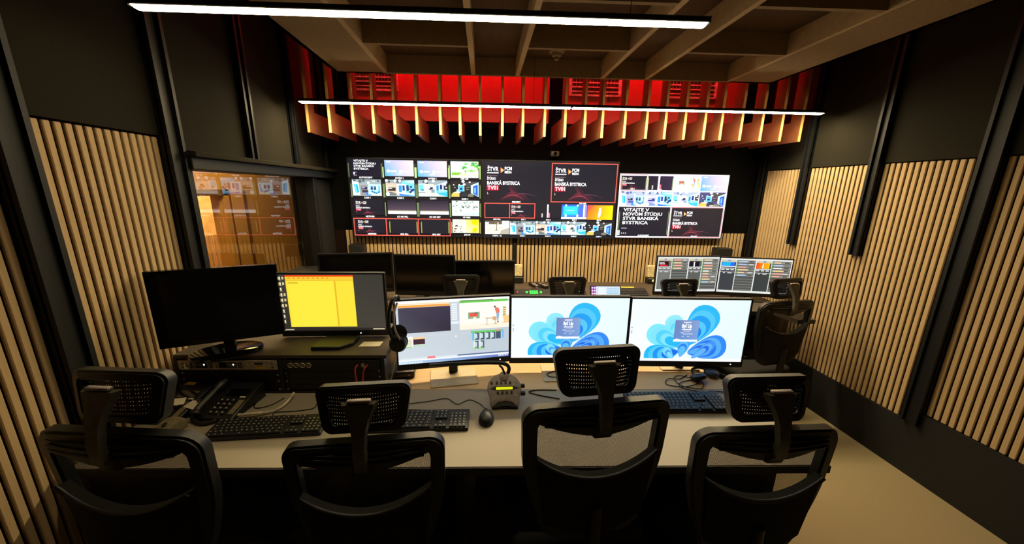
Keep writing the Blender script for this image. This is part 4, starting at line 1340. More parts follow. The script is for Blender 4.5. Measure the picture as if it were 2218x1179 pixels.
gm = thing('gooseneck_microphone', 'thin black gooseneck microphone leaning over the back desk', 'microphone', (.46, 2.98, BZ))
MB().lathe([(.05, 0), (.05, .012), (.02, .022), (.012, .03)], 20).build('base', 'plastic_black', gm, smooth=40)
MB().tube([(0, 0, .025), (.03, 0, .05), (.10, 0, .075), (.19, 0, .105)], .0045, 8).build('neck', 'plastic_black', gm, smooth=60)
MB().tube([(.185, 0, .103), (.20, 0, .110), (.222, 0, .118)], .010, 8).build('capsule', 'plastic_black', gm, smooth=60)
for i, (x, lb) in enumerate(((.455, 'dark remote control beside the cream socket on the back desk'), (.525, 'second dark remote control, nearer to the gooseneck microphone'))):
    r = thing('remote_control', lb, 'remote control', (x, 3.08, BZ), (0, 0, .35 + .1 * i), 'remote controls on the back desk')
    MB().box((0, 0, .014), (.045, .16, .026), bevel=.006).build('body', 'plastic_black', r, smooth=40)
    k = MB()
    for a in range(3):
        for b in range(6):
            k.box((-.012 + a * .012, -.06 + b * .018, .0275), (.008, .01, .003))
    k.build('keys', 'grey_plastic', r)['kind'] = 'stuff'

# ---------------------------------------------------------------- rack case on the front desk
RY = 1.485
rk = thing('rack_case', 'low double rack case with dark front on the left of the desk', 'rack case', (-.90, RY, DZ + .001), (0, 0, math.atan(-.05)))
RW, RH, RD = .455, RT - DZ - .001, .38
MB().span((-RW, .002, RH - .016), (RW + .01, RD, RH), bevel=.002, seg=1).build('top_board', 'rack_top', rk)
for x in (-RW, -.008, RW - .016):
    MB().span((x, .0, 0), (x + .016, RD, RH - .016)).build('side_board', 'rack_black', rk)
MB().span((-RW + .016, .0, 0), (RW - .016, RD, .010)).build('bottom_board', 'rack_black', rk)
MB().span((-RW + .016, RD - .01, .010), (RW - .016, RD, RH - .016)).build('back_board', 'rack_black', rk)
U = .0400
def rail(x):
    m = MB()
    m.span((x - .007, .004, .010), (x + .007, .008, RH - .016))
    m.build('mounting_rail', 'rack_black', rk)
BX = [(-RW + .02, -.012), (.012, RW - .02)]
for a, b in BX:
    rail(a + .007); rail(b - .007)
ru = thing('receiver_unit', 'silver rack receiver with two dark displays in the left bay', 'receiver', (-.90, RY, DZ), (0, 0, math.atan(-.05)))
a, b = BX[0]; z1 = RH - .022; z0 = z1 - .044
MB().span((a, -.004, z0), (b, .0, z1), bevel=.001, seg=1).span((a + .012, 0, z0 + .002), (b - .012, .20, z1 - .002)).build('front_panel', 'silver', ru)
for i in range(2):
    x = a + .085 + i * .125
    MB().span((x - .035, -.006, z0 + .010), (x + .04, -.0035, z1 - .008), bevel=.001, seg=1).build('display_window', 'plastic_gloss', ru)
    MB().box((x + .028, -.0062, z0 + .026), (.005, .001, .006)).build('status_light', 'dot_white', ru)
    MB().tube([(x - .053, -.004, z1 - .016), (x - .048, -.012, z0 + .014), (x - .036, -.009, z0 + .009)], .0045, 8).build('knob_ring', 'paper', ru, smooth=60)
    k = MB()
    for r in range(3):
        for c in range(2):
            k.box((x + .05 + c * .009, -.005, z0 + .012 + r * .010), (.006, .002, .006))
    k.build('buttons', 'key_black', ru)['kind'] = 'stuff'
MB().box((b - .078, -.0045, z1 - .014), (.036, .002, .008)).build('slot', 'key_black', ru)
MB().box((b - .070, -.0048, z0 + .010), (.045, .001, .013)).build('label_strip', 'sticker_yellow', ru)
MB().box((a + .02, -.0045, z1 - .012), (.005, .002, .005)).box((a + .02, -.0045, z0 + .012), (.005, .002, .005)).box((b - .02, -.0045, z1 - .012), (.005, .002, .005)).box((b - .02, -.0045, z0 + .012), (.005, .002, .005)).build('screws', 'key_black', ru)
pp = thing('patch_panel', 'black patch panel with four round sockets in the right bay', 'patch panel', (-.90, RY, DZ), (0, 0, math.atan(-.05)))
a2, b2 = BX[1]
MB().span((a2, -.004, z0), (b2, .0, z1), bevel=.001, seg=1).build('front_panel', 'rack_black', pp)
for i in range(4):
    x = a2 + .035 + i * .026
    m = MB()
    n = 20
    pts = [(x + .0105 * math.cos(2 * PI * j / n), -.0055, (z0 + z1) / 2 + .0105 * math.sin(2 * PI * j / n)) for j in range(n)]
    m.tube(pts, .0017, 6, sub=1, closed=True)
    m.cyl((x, -.0042, (z0 + z1) / 2), (x, -.006, (z0 + z1) / 2), .004, n=10)
    m.build('round_socket', 'silver', pp, smooth=60)
for i in range(4):
    x = b2 - .095 + i * .022
    MB().span((x - .007, -.007, z0 + .014), (x + .007, -.003, z0 + .030)).build('network_jack', 'key_black' if i != 1 else 'silver', pp)
scr_me = MB().cyl((0, .004, 0), (0, -.001, 0), .0035, n=8).mesh('rail_screw', 'silver', 40)
for x, zz in [(a2 + .006, q) for q in (.02, .06, .10, RH - .03)] + [(b2 - .006, q) for q in (.08, .11, RH - .03, RH - .06)] + [(b - .006, q) for q in (.02, .06, .09, .12)] + [(a + .006, q) for q in (.07, .1)]:
    put('rail_screw', scr_me, rk, (x, 0, zz))
for nm, lb, (a_, b_), q0, q1 in (('blank_panel', 'plain black blank panel below the silver receiver', BX[0], .014, z0 - .004), ('vented_panel', 'black vented panel below the patch panel', BX[1], .014, z0 - .004)):
    t = thing(nm, lb, 'panel', (-.90, RY, DZ), (0, 0, math.atan(-.05)))
    MB().span((a_, .008, q0), (b_, .012, q1)).build('front_plate', 'rack_black', t)
    for j in range(3):
        z = q0 + .02 + j * .032
        MB().span((a_ + .03, .006, z), (b_ - .03, .0085, z + .004)).build('rib', 'plastic_black', t)

def cable(label, pts, r, mat, sub=8, name='cable'):
    o = MB().tube(pts, r, 8, sub).build(name, mat, smooth=60)
    tag(o, label, 'cable')
    return o
def rloc(x, y, z):
    c, s = math.cos(math.atan(-.05)), math.sin(math.atan(-.05))
    return (-.90 + x * c - y * s, RY + x * s + y * c, DZ + z)
cable('left red network cable hanging from the patch panel', [rloc(b2 - .095, -.006, z0 + .024), rloc(b2 - .097, -.03, z0 + .018), rloc(b2 - .092, -.04, z0 - .03), rloc(b2 - .078, -.045, z0 - .09)], .0035, 'cable_red')
cable('right red network cable hanging from the patch panel', [rloc(b2 - .052, -.006, z0 + .024), rloc(b2 - .058, -.03, z0 + .018), rloc(b2 - .064, -.04, z0 - .03), rloc(b2 - .062, -.045, z0 - .09)], .0035, 'cable_red')
cable('thin grey cable running down beside the rack case', [(-.405, 1.50, .90), (-.41, 1.46, .85), (-.425, 1.43, .79), (-.45, 1.40, DZ + .004), (-.52, 1.38, DZ + .004)], .0022, 'grey_plastic')
pc = MB().prism([(-.048, -.026), (.046, -.026), (.05, .026), (-.042, .026)], 0, .0012, axis='z').build('paper_card', 'paper', loc=(-.537, 1.582, RT + .0005), rot=(0, 0, -.02))
tag(pc, 'white paper card on the rack case beside the yellow monitor', 'paper')

# ---------------------------------------------------------------- small things on the front desk
def keyboard(label, x, y, yaw, w, d, keys='key_black', gap=.3):
    t = thing('keyboard', label, 'keyboard', (x, y, DZ), (0, 0, yaw), 'keyboards on the front desk')
    MB().prism([(-d / 2, 0), (d / 2, 0), (d / 2, .022), (-d / 2, .012)], -w / 2, w / 2, axis='x', bevel=.003, seg=1).build('case', 'plastic_black', t)
    sl = math.atan2(.010, d)
    K = Matrix.Translation((0, -d / 2, .012)) @ Matrix.Rotation(sl, 4, 'X')
    kb = MB(); pr = MB()
    rows = 6
    ph = (d - .02) / rows
    def key(x0, x1, r):
        y0 = .008 + r * ph
        kb.span((x0 + .001, y0 + .001, .0), (x1 - .001, y0 + ph - .001, .006), M=K)
        pr.span(((x0 + x1) / 2 - .003, y0 + ph * .5, .006), ((x0 + x1) / 2 + .001, y0 + ph * .5 + .004, .0064), M=K)
    mw_ = (w - .03) * .68
    x0 = -w / 2 + .01
    for r in range(rows):
        n = 14
        if r == 0:
            ws = [1.2, 1.2, 1.2, 5.2, 1.2, 1.2, 1.2, 1.6]
        else:
            ws = [1.0 + .25 * ((5 - r) % 4)] + [1] * 12 + [1.8 - .2 * r]
        sc = mw_ / sum(ws); q = x0
        for kw in ws:
            key(q, q + kw * sc, r); q += kw * sc
    nx = x0 + mw_ + .012
    u = (w / 2 - .01 - nx - .010) / 7.0
    for c in range(3):
        for r in (0, 3, 4, 5):
            key(nx + c * u, nx + (c + 1) * u, r)
    key(nx + u, nx + 2 * u, 1)
    for c in range(4):
        for r in range(5):
            key(nx + 3 * u + .010 + c * u, nx + 3 * u + .010 + (c + 1) * u, r)
    kb.build('keys', keys, t)['kind'] = 'stuff'
    pr.build('key_lettering', 'key_print', t)['kind'] = 'stuff'
    return t
keyboard('black keyboard in front of the telephones at the left', -.825, 1.238, .03, .415, .108)
keyboard('black keyboard left of the mouse, half behind a chair', -.275, 1.243, -.02, .42, .112)
keyboard('black keyboard at the right, in front of the cable tangle', .835, 1.305, -.045, .43, .135)

ms = thing('computer_mouse', 'small black mouse beside the round intercom station', 'mouse', (.004, 1.248, DZ), (0, 0, -.03))
bm = bmesh.new()
bmesh.ops.create_uvsphere(bm, u_segments=20, v_segments=12, radius=1.0)
for v in bm.verts:
    v.co.x *= .031 * (1 - .12 * v.co.y); v.co.y *= .050; v.co.z = max(0, v.co.z) * .034 + (0.002 if v.co.z < 0 else 0.002)
MB()._bm(bm).build('body', 'plastic_black', ms, smooth=50)
MB().cyl((-.004, .025, .030), (.004, .025, .030), .006, n=12).build('scroll_wheel', 'key_black', ms, smooth=40)
cable('thin mouse cable curving across the grey worktop', [(.004, 1.295, DZ + .010), (-.02, 1.35, DZ + .003), (-.07, 1.385, DZ + .003), (-.12, 1.355, DZ + .003), (-.17, 1.40, DZ + .003), (-.24, 1.385, DZ + .003), (-.33, 1.37, DZ + .003)], .0017, 'cable_black')
cable('thin keyboard cable behind the middle keyboard', [(-.15, 1.30, DZ + .010), (-.20, 1.315, DZ + .003), (-.29, 1.325, DZ + .003), (-.36, 1.33, DZ + .003)], .0017, 'cable_black')

# round intercom station
ic = thing('intercom_station', 'round grey intercom station with yellow display and black keys', 'intercom', (.083, 1.312, DZ), (0, 0, .0))
IM = Matrix.Translation((0, -.004, .016)) @ Matrix.Rotation(math.radians(41), 4, 'X')
out = []
for i in range(25):
    a_ = math.radians(-28 + 236 * i / 24)
    out.append((.074 * math.cos(a_), .078 + .066 * math.sin(a_)))
out += [(-.060, .004), (-.050, -.002), (-.030, .016), (0, .022), (.030, .016), (.050, -.002), (.060, .004)]
MB().prism(out, -.018, .004, axis='z', M=IM, bevel=.006, seg=2).build('body', 'grey_plastic', ic, smooth=50)
MB().prism([(-.055, 0), (.055, 0), (.05, .095), (-.05, .095)], 0, .012, axis='z').build('base', 'plastic_black', ic)
MB().prism([(-.052, -.004), (-.030, .014), (0, .020), (.030, .014), (.052, -.004), (.0, .004)], -.016, -.002, axis='z', M=IM).build('front_grip', 'key_black', ic)
MB().prism([(-.060, .076), (-.040, .084), (.040, .084), (.060, .076), (.040, .068), (-.040, .068)], .0035, .006, axis='z', M=IM).build('display_recess', 'key_black', ic)
MB().prism([(-.036, .069), (.036, .069), (.036, .080), (-.036, .080)], .006, .0072, axis='z', M=IM).build('display', 'lcd_yellow', ic)
k = MB()
for i in range(5):
    k.box((-.052 + i * .0195 + (.0 if i else -.003), .099, .005), (.008, .010, .004), M=IM)
for i in range(4):
    k.box((-.029 + i * .0195, .056, .005), (.009, .011, .004), M=IM)
k.build('keys', 'key_black', ic)
m = MB()
for z_, y_ in ((0, .088), (0, .055)):
    m.cyl((.070, y_, -.010), (.090, y_, -.010), .010, .009, n=16, M=IM)
m.build('volume_knobs', 'plastic_black', ic, smooth=40)
MB().lathe([(.020, 0), (.020, .006), (.012, .010)], 20, M=IM @ Matrix.Translation((-.002, .128, .003))).build('microphone_socket', 'grey_plastic', ic, smooth=40)
MB().tube([(.010, .098, .096), (.024, .115, .125), (.005, .122, .146), (-.06, .128, .150), (-.16, .15, .138), (-.26, .19, .115), (-.345, .24, .085)], .0085, 10).build('gooseneck', 'cable_black', ic, smooth=60)
MB().tube([(.004, .086, .092), (.002, .092, .115), (-.008, .10, .138), (-.02, .11, .146)], .0045, 8).build('microphone_lead', 'cable_black', ic, smooth=60)
for (s_, u_, v_) in (('INTERCOM', -.030, .113), ('SPK', .054, .098), ('HEAD', .050, .062), ('MIC', -.058, .050), ('STATION', -.012, .034)):
    pass

# mini computer, headphones, handset
mp = thing('mini_computer', 'small black mini computer beside the rack case', 'computer', (-.405, 1.635, DZ + .001), (0, 0, .1))
MB().span((-.055, -.055, 0), (.055, .055, .036), bevel=.005).build('case', 'plastic_black', mp, smooth=40)
MB().box((.03, -.056, .018), (.012, .003, .006)).build('port', 'grey_plastic', mp)

hp = thing('headphones', 'black headphones hung over the left corner of the editing monitor', 'headphones', (-.412, 1.545, 1.166), (0, 0, 0))
MB().tube([(.010, -.035, -.215), (-.012, -.045, -.14), (-.010, -.045, -.06), (.004, -.03, -.005), (.018, .0, .006), (.016, .035, -.02), (.012, .05, -.09), (.012, .05, -.16)], .0085, 10).build('headband', 'plastic_black', hp, smooth=60)
MB().tube([(.034, -.044, -.19), (.014, -.052, -.13), (.014, -.052, -.06), (.026, -.035, -.012)], .005, 8).build('band_rim', 'silver', hp, smooth=60)
for (px, py, pz, s_) in ((.018, -.052, -.208, -1), (.014, .045, -.17, 1)):
    MB().lathe([(.012, 0), (.034, .004), (.040, .014), (.040, .026), (.034, .034), (.02, .036)], 24, M=Matrix.Translation((px, py, pz)) @ Matrix.Rotation(s_ * PI / 2, 4, 'X')).build('ear_cup', 'plastic_black', hp, smooth=40)
    MB().lathe([(.026, .034), (.038, .036), (.040, .046), (.030, .052)], 24, M=Matrix.Translation((px, py, pz)) @ Matrix.Rotation(s_ * PI / 2, 4, 'X')).build('ear_pad', 'chair_fabric', hp, smooth=40)
cable('headphone lead hanging below the headphones', [(-.394, 1.49, .92), (-.39, 1.47, .87), (-.41, 1.46, .82), (-.43, 1.46, DZ + .004), (-.40, 1.44, DZ + .003)], .0018, 'cable_black')

def telephone(label, x, y, yaw):
    t = thing('desk_telephone', label, 'telephone', (x, y, DZ), (0, 0, yaw), 'desk telephones')
    d, w = .19, .17
    MB().prism([(-d / 2, 0), (d / 2, 0), (d / 2, .065), (d / 2 - .02, .068), (-d / 2, .018)], -w / 2, w / 2, axis='x', bevel=.004, seg=1).build('body', 'plastic_black', t, smooth=40)
    sl = math.atan2(.050, d - .02)
    T = Matrix.Translation((0, -d / 2, .018)) @ Matrix.Rotation(sl, 4, 'X')
    MB().tube([(-.060, .005, .014), (-.062, .03, .020), (-.062, .10, .022), (-.062, .17, .018)], lambda q: .019 if (q < .22 or q > .8) else .013, 10, M=T).build('handset', 'plastic_black', t, smooth=60)
    k = MB(); lt = MB()
    for r in range(4):
        for c in range(3):
            cx, cy = -.015 + c * .024, .025 + r * .020
            k.box((cx, cy, .003), (.016, .013, .006), M=T)
            lt.box((cx, cy + .001, .0062), (.006, .006, .0008), M=T)
    k.build('number_keys', 'key_black', t)
    lt.build('key_lettering', 'key_print', t)
    MB().box((.022, .128, .002), (.085, .036, .003), M=T).build('display', 'plastic_gloss', t)
    MB().box((.065, .055, .002), (.022, .07, .003), M=T).build('memory_strip', 'grey_dock', t)
    MB().box((.058, .104, .003), (.022, .006, .003), M=T).build('name_tag', 'paper', t)
    return t
telephone('dark desk telephone in front of the left rack bay', -1.265, 1.385, -.12)
telephone('dark desk telephone nearer the keyboard, with white name tag', -1.065, 1.388, -.12)
st = MB().prism([(-.022, -.008), (.022, -.008), (.024, .008), (-.018, .008)], 0, .0015, axis='z').build('sticky_note', 'sticker_yellow', loc=(-1.272, 1.471, .809), rot=(math.radians(16), 0, -.1))
tag(st, 'yellow sticky note on the left telephone', 'note')
cable('coiled black handset cord lying on the desk', [(-1.165, 1.375, DZ + .05), (-1.165, 1.330, DZ + .020), (-1.13, 1.290, DZ + .010), (-1.085, 1.276, DZ + .009), (-1.055, 1.290, DZ + .010), (-1.06, 1.318, DZ + .022)], .007, 'cable_black')
cable('white cable looping in front of the telephones', [(-1.20, 1.355, DZ + .03), (-1.15, 1.335, DZ + .009), (-1.07, 1.322, DZ + .006), (-.985, 1.318, DZ + .012), (-.915, 1.325, DZ + .012), (-.868, 1.348, DZ + .006), (-.846, 1.395, DZ + .008), (-.842, 1.455, DZ + .020)], .0055, 'cable_white')
cable('thin dark cable lying between telephone and rack case', [(-.98, 1.435, DZ + .003), (-.97, 1.385, DZ + .003), (-.94, 1.375, DZ + .003), (-.90, 1.40, DZ + .003), (-.88, 1.445, DZ + .003)], .0018, 'cable_black')
cable('keyboard lead of the left keyboard', [(-.80, 1.305, DZ + .012), (-.85, 1.315, DZ + .003), (-.86, 1.34, DZ + .003), (-.78, 1.345, DZ + .003), (-.72, 1.36, DZ + .003), (-.715, 1.40, DZ + .003), (-.66, 1.42, DZ + .003), (-.58, 1.405, DZ + .003), (-.50, 1.43, DZ + .003)], .0018, 'cable_black')
dk = thing('charging_dock', 'small grey wedge shaped dock with a dark eye near the left wall', 'dock', (-1.195, 1.222, DZ), (0, 0, -.35))
MB().prism([(-.065, 0), (.065, 0), (.065, .035), (.04, .042), (-.065, .016)], -.035, .035, axis='x', bevel=.005, seg=2).build('body', 'grey_dock', dk, smooth=40)
MB().cyl((0, .015, .034), (-.002, .012, .039), .010, n=14).build('eye', 'key_black', dk)
for i, (x, y, r_, lb) in enumerate(((-1.235, 1.345, .5, 'crumpled white paper slip by the left telephone'), (-1.175, 1.352, -.2, 'small white paper slip under the handset cord'))):
    p = MB().prism([(-.030, -.016), (.028, -.020), (.032, .014), (-.02, .018)], 0, .0015, axis='z').build('paper_slip', 'paper', loc=(x, y, DZ + .062 - .02 * i), rot=(.35, .1, r_))
    tag(p, lb, 'paper', 'paper slips by the telephones')

hs = thing('headset', 'small black headset with a pale pad below the rightmost monitor', 'headset', (1.085, 1.485, DZ + .001), (0, 0, .3))
MB().lathe([(.02, 0), (.036, .006), (.038, .02), (.028, .028)], 22, M=Matrix.Translation((-.045, 0, .012)) @ Matrix.Rotation(-.5, 4, 'X')).build('ear_cup', 'plastic_black', hs, smooth=40)
MB().lathe([(.016, .027), (.018, .031), (.006, .033)], 18, M=Matrix.Translation((-.045, 0, .012)) @ Matrix.Rotation(-.5, 4, 'X')).build('ear_pad', 'smoke_white', hs, smooth=40)
MB().lathe([(.02, 0), (.034, .006), (.036, .02), (.026, .028)], 22, M=Matrix.Translation((.06, .02, .006))).build('ear_cup', 'plastic_black', hs, smooth=40)
MB().tube([(-.05, .01, .02), (-.01, .075, .02), (.05, .085, .018), (.075, .03, .02)], .007, 8).build('headband', 'plastic_black', hs, smooth=60)
MB().tube([(.09, .02, .016), (.12, -.03, .014), (.15, -.075, .012)], .004, 8).build('microphone_boom', 'plastic_black', hs, smooth=60)
rc = [(1.02, 1.54), (.96, 1.50), (.90, 1.50), (.87, 1.46), (.93, 1.43), (1.00, 1.44), (1.04, 1.48), (.98, 1.53), (.93, 1.50), (.94, 1.44), (1.01, 1.41), (1.05, 1.45), (1.03, 1.49), (.95, 1.47), (.92, 1.43), (.955, 1.405), (.985, 1.385), (.955, 1.378)]
cable('tangle of thin black headset cable on the wooden strip', [(x, y, DZ + .004 + .002 * (i % 3)) for i, (x, y) in enumerate(rc)], .0022, 'cable_black')
cable('thin black lead running from the right keyboard', [(1.02, 1.365, DZ + .02), (1.06, 1.385, DZ + .006), (1.12, 1.375, DZ + .003), (1.16, 1.33, DZ + .003)], .002, 'cable_black')
cable('dark loop of cable left of the tall chair', [(.33, 1.37, DZ + .003), (.25, 1.40, DZ + .003), (.20, 1.43, DZ + .003), (.24, 1.445, DZ + .003), (.33, 1.44, DZ + .003)], .0026, 'cable_black')
cable('short dark cable on the silver foot of the middle monitor', [(.36, 1.60, DZ + .012), (.31, 1.575, DZ + .012), (.32, 1.545, DZ + .012), (.38, 1.535, DZ + .012)], .0024, 'cable_black')

# ---------------------------------------------------------------- office chairs
def curve_y(x):
    return 0.55 * x * x          # back and headrest wrap forwards at the sides

def ring(outer, inner, y0, y1, curv=curve_y):
    """frame between two outlines with the same number of points"""
    n = len(outer)
    vs_ = []
    for pts, y in ((outer, y0), (outer, y1), (inner, y1), (inner, y0)):
        for (x, z) in pts:
            vs_.append((x, y + curv(x), z))
    fs_ = []
    for k in range(4):
        for i in range(n):
            j = (i + 1) % n
            fs_.append((k * n + i, k * n + j, ((k + 1) % 4) * n + j, ((k + 1) % 4) * n + i))
    return vs_, fs_

def grid_patch(outline_x, zs, y, curv=curve_y, nx=12):
    """curved sheet: outline_x(z) gives the half width"""
    vs_ = []; fs_ = []
    for z in zs:
        hw = outline_x(z)
        for i in range(nx + 1):
            x = -hw + 2 * hw * i / nx
            vs_.append((x, y + curv(x), z))
    for j in range(len(zs) - 1):
        for i in range(nx):
            a = j * (nx + 1) + i
            fs_.append((a, a + 1, a + nx + 2, a + nx + 1))
    return vs_, fs_

def outline(hw, z0, z1, r_top, r_bot, n=6, m=8):
    """closed outline, symmetric; hw(z) half width; rounded corners"""
    right = []
    for i in range(n + 1):                      # top right corner
        a = math.radians(90 - 90 * i / n)
        zc = z1 - r_top; xc = hw(zc) - r_top
        right.append((xc + r_top * math.cos(a), zc + r_top * math.sin(a)))
    for i in range(1, m):
        z = (z1 - r_top) + (z0 + r_bot - z1 + r_top) * i / m
        right.append((hw(z), z))
    for i in range(n + 1):
        a = math.radians(0 - 90 * i / n)
        zc = z0 + r_bot; xc = hw(zc) - r_bot
        right.append((xc + r_bot * math.cos(a), zc + r_bot * math.sin(a)))
    return right + [(-x, z) for x, z in reversed(right)]

def hw_back(z):
    t = max(0.0, min(1.0, (1.04 - z) / .44))
    return .222 - .012 * t - .072 * max(0, t - .35) ** 1.5 / .524
def hw_head(z):
    return .121 + (z - 1.14) * .16

def chair_parts():
    P = []
    up = True
    def add(name, mb, mat, lift=True, smooth=45):
        P.append((name, mb.mesh(name, mat, smooth), lift))
    BYc = -.25
    tilt = Matrix.Translation((0, BYc, .62)) @ Matrix.Rotation(math.radians(3.0), 4, 'X') @ Matrix.Translation((0, 0, -.62))
    # back frame
    o = outline(hw_back, .60, 1.068, .055, .07)
    i_ = outline(lambda z: hw_back(z) - .040, .645, 1.034, .04, .05)
    mb = MB(); mb.add(*ring(o, i_, -.012, .012), M=tilt)
    bm_o = outline(lambda z: hw_back(z) - .006, .606, 1.062, .05, .066)
    bm_i = outline(lambda z: hw_back(z) - .034, .651, 1.040, .044, .054)
    mb.add(*ring(bm_o, bm_i, -.018, -.008), M=tilt)
    add('back_frame', mb, 'chair_plastic')
    zs = [.63 + (1.04 - .63) * k / 16 for k in range(17)]
    mb = MB(); mb.add(*grid_patch(lambda z: hw_back(z) - .03, zs, .006), M=tilt)
    add('back_mesh', mb, 'net_back')
    # upper yoke under the top bar: sags towards the hub
    top = []; bot = []
    for k in range(17):
        x = -.176 + .352 * k / 16
        u = abs(x) / .176
        top.append((x, 1.045)); bot.append((x, 1.020 - .038 * (1 - u ** 1.6)))
    vs_ = []; fs_ = []
    n = 17
    for pts, y in ((top, -.020), (bot, -.020), (bot, .002), (top, .002)):
        for (x, z) in pts:
            vs_.append((x, y + curve_y(x), z))
    for k in range(4):
        for q in range(n - 1):
            fs_.append((k * n + q, k * n + q + 1, ((k + 1) % 4) * n + q + 1, ((k + 1) % 4) * n + q))
    mb = MB(); mb.add(vs_, fs_, M=tilt)
    add('back_yoke', mb, 'chair_plastic')
    mb = MB()
    for z in (1.030, 1.016):
        mb.tube([(x, -.024 + curve_y(x), z + .004 * abs(x) / .17) for x in (-.165, -.12, -.06, .0, .06, .12, .165)], .0045, 8, M=tilt)
    add('yoke_ribs', mb, 'chair_plastic')
    # lumbar pad hanging in an arc
    n = 15
    vs_ = []; fs_ = []
    top = []; bot = []
    for k in range(n):
        x = -.180 + .36 * k / (n - 1); u = x / .18
        top.append((x, .846 + .060 * u * u)); bot.append((x * .86, .63 + .05 * u * u))
    for pts, y in ((top, -.030), (bot, -.030), (bot, -.006), (top, -.006)):
        for (x, z) in pts:
            vs_.append((x, y + curve_y(x), z))
    for k in range(4):
        for q in range(n - 1):
            fs_.append((k * n + q, k * n + q + 1, ((k + 1) % 4) * n + q + 1, ((k + 1) % 4) * n + q))
    fs_ += [(0, n, 2 * n, 3 * n), (n - 1, 4 * n - 1, 3 * n - 1, 2 * n - 1)]
    mb = MB(); mb.add(vs_, fs_, M=tilt)
    add('lumbar_pad', mb, 'chair_fabric')
    mb = MB(); mb.tube([(x, -.034 + curve_y(x), z) for (x, z) in top[::2]], .006, 8, M=tilt)
    add('lumbar_rim', mb, 'chair_plastic')
    # spine from the mechanism to the lumbar pad
    mb = MB(); mb.tube([(0, .02, .40), (0, -.16, .42), (0, -.275, .50), (0, -.285, .62), (0, -.285, .74)], lambda t: .026 - .008 * t, 12)
    add('spine', mb, 'chair_plastic')
    # headrest
    HT = Matrix.Translation((0, BYc + .006, 1.147)) @ Matrix.Rotation(math.radians(-8), 4, 'X') @ Matrix.Translation((0, 0, -1.14))
    cv = lambda x: 1.6 * x * x
    o = outline(hw_head, 1.076, 1.212, .028, .03, 6, 4)
    i_ = outline(lambda z: hw_head(z) - .028, 1.100, 1.188, .016, .016, 6, 4)
    mb = MB(); mb.add(*ring(o, i_, -.010, .014, cv), M=HT)
    o2 = outline(lambda z: hw_head(z) - .005, 1.081, 1.207, .026, .028, 6, 4)
    i2 = outline(lambda z: hw_head(z) - .023, 1.095, 1.193, .018, .018, 6, 4)
    mb.add(*ring(o2, i2, -.014, -.006, cv), M=HT)
    add('headrest_frame', mb, 'chair_plastic')
    zs = [1.088 + (1.200 - 1.088) * k / 6 for k in range(7)]
    mb = MB(); mb.add(*grid_patch(lambda z: hw_head(z) - .02, zs, .004, cv), M=HT)
    add('headrest_mesh', mb, 'net_head')
    # stem: wide at the headrest, narrow below
    prof = [(.050, 1.186), (.045, 1.172), (.031, 1.145), (.021, 1.110), (.019, 1.06), (.020, 1.01), (.026, .985)]
    ys = [-.020, -.024, -.034, -.046, -.056, -.054, -.036]
    vs_ = []; fs_ = []
    m = len(prof)
    for (w_, z), y in zip(prof, ys):
        vs_ += [(-w_, y + .010, z), (-w_ * .8, y - .006, z), (w_ * .8, y - .006, z), (w_, y + .010, z)]
    for j in range(m - 1):
        for q in range(4):
            fs_.append((j * 4 + q, j * 4 + (q + 1) % 4, (j + 1) * 4 + (q + 1) % 4, (j + 1) * 4 + q))
    fs_ += [(0, 1, 2, 3), tuple((m - 1) * 4 + q for q in (3, 2, 1, 0))]
    mb = MB(); mb.add(vs_, fs_, M=Matrix.Translation((0, BYc, 0)))
    add('headrest_stem', mb, 'chair_stem')
    mb = MB(); mb.box((0, BYc - .018, 1.193), (.062, .014, .008), bevel=.002, seg=1)
    add('headrest_clip', mb, 'grey_plastic')
    mb = MB(); mb.box((0, BYc - .028, 1.005), (.058, .034, .065), bevel=.010)
    add('stem_hub', mb, 'chair_plastic')
    # seat
    mb = MB(); mb.box((0, .03, .495), (.46, .46, .07), bevel=.03, seg=3)
    add('seat', mb, 'chair_fabric')
    mb = MB(); mb.box((0, .02, .448), (.40, .38, .03), bevel=.01)
    add('seat_pan', mb, 'chair_plastic')
    mb = MB(); mb.box((0, .02, .42), (.16, .22, .045), bevel=.01)
    add('tilt_mechanism', mb, 'chair_plastic')
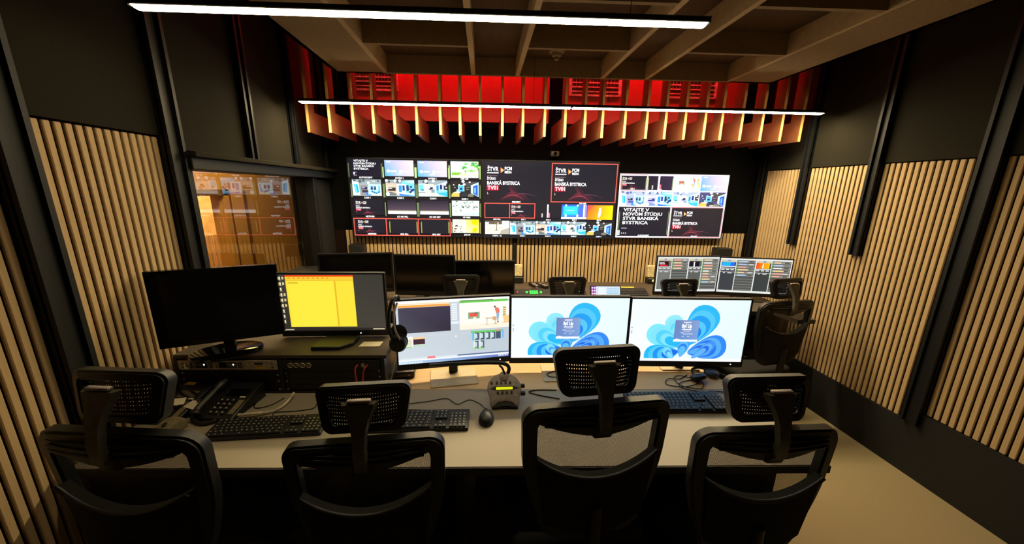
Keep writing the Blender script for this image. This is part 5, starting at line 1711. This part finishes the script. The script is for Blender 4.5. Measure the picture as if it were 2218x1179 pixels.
    mb = MB(); mb.tube([(.08, .04, .42), (.18, .05, .418), (.235, .05, .416)], .007, 8)
    add('height_lever', mb, 'chair_plastic')
    mb = MB(); mb.cyl((0, 0, .10), (0, 0, .42), .025, n=16)
    add('gas_column', mb, 'chrome', False)
    for k in range(5):
        a = math.radians(18 + 72 * k)
        c, s = math.cos(a), math.sin(a)
        mb = MB(); mb.tube([(.02 * c, .02 * s, .105), (.13 * c, .13 * s, .095), (.235 * c, .235 * s, .075)], lambda t: .026 - .010 * t, 10)
        add('base_arm', mb, 'chair_plastic', False)
        mb = MB()
        for q in (-1, 1):
            mb.cyl((.235 * c - q * .008 * s, .235 * s + q * .008 * c, .029), (.235 * c - q * .024 * s, .235 * s + q * .024 * c, .029), .027, n=16)
        mb.cyl((.235 * c, .235 * s, .03), (.235 * c, .235 * s, .075), .007, n=8)
        add('castor', mb, 'plastic_black', False)
    return P

CP = chair_parts()
def chair(label, x, y, yaw, dz, group):
    """x, y: where the middle of the backrest stands"""
    a = math.radians(yaw)
    ox = x - math.sin(a) * .25; oy = y + math.cos(a) * .25
    t = thing('office_chair', label, 'office chair', (ox, oy, 0), (0, 0, a), group)
    for name, me, lift in CP:
        put(name, me, t, (0, 0, dz if lift else 0))
    return t
G1, G2 = 'chairs at the front desk', 'chairs at the back desk'
chair('black mesh office chair at the far left, in front of the telephones', -.937, .860, -7, -.030, G1)
chair('low black mesh office chair between two keyboards, left of the intercom station', -.340, .885, 3, -.104, G1)
chair('tallest black mesh office chair, in front of the middle ribbon monitor', .324, .868, 4, 0.0, G1)
chair('black mesh office chair at the right end of the front desk', .838, .846, -1, -.092, G1)
chair('black office chair with pale headrest stem before the black back monitors', -.16, 2.30, 0, -.140, G2)
chair('black office chair before the intercom and switch consoles of the back desk', .555, 2.215, 0, -.135, G2)
chair('black office chair before the left clip list monitor', 1.325, 2.185, 0, -.147, G2)
chair('dark office chair at the right wall, seen beside the rightmost front monitor', 2.045, 2.115, 8, -.130, G2)
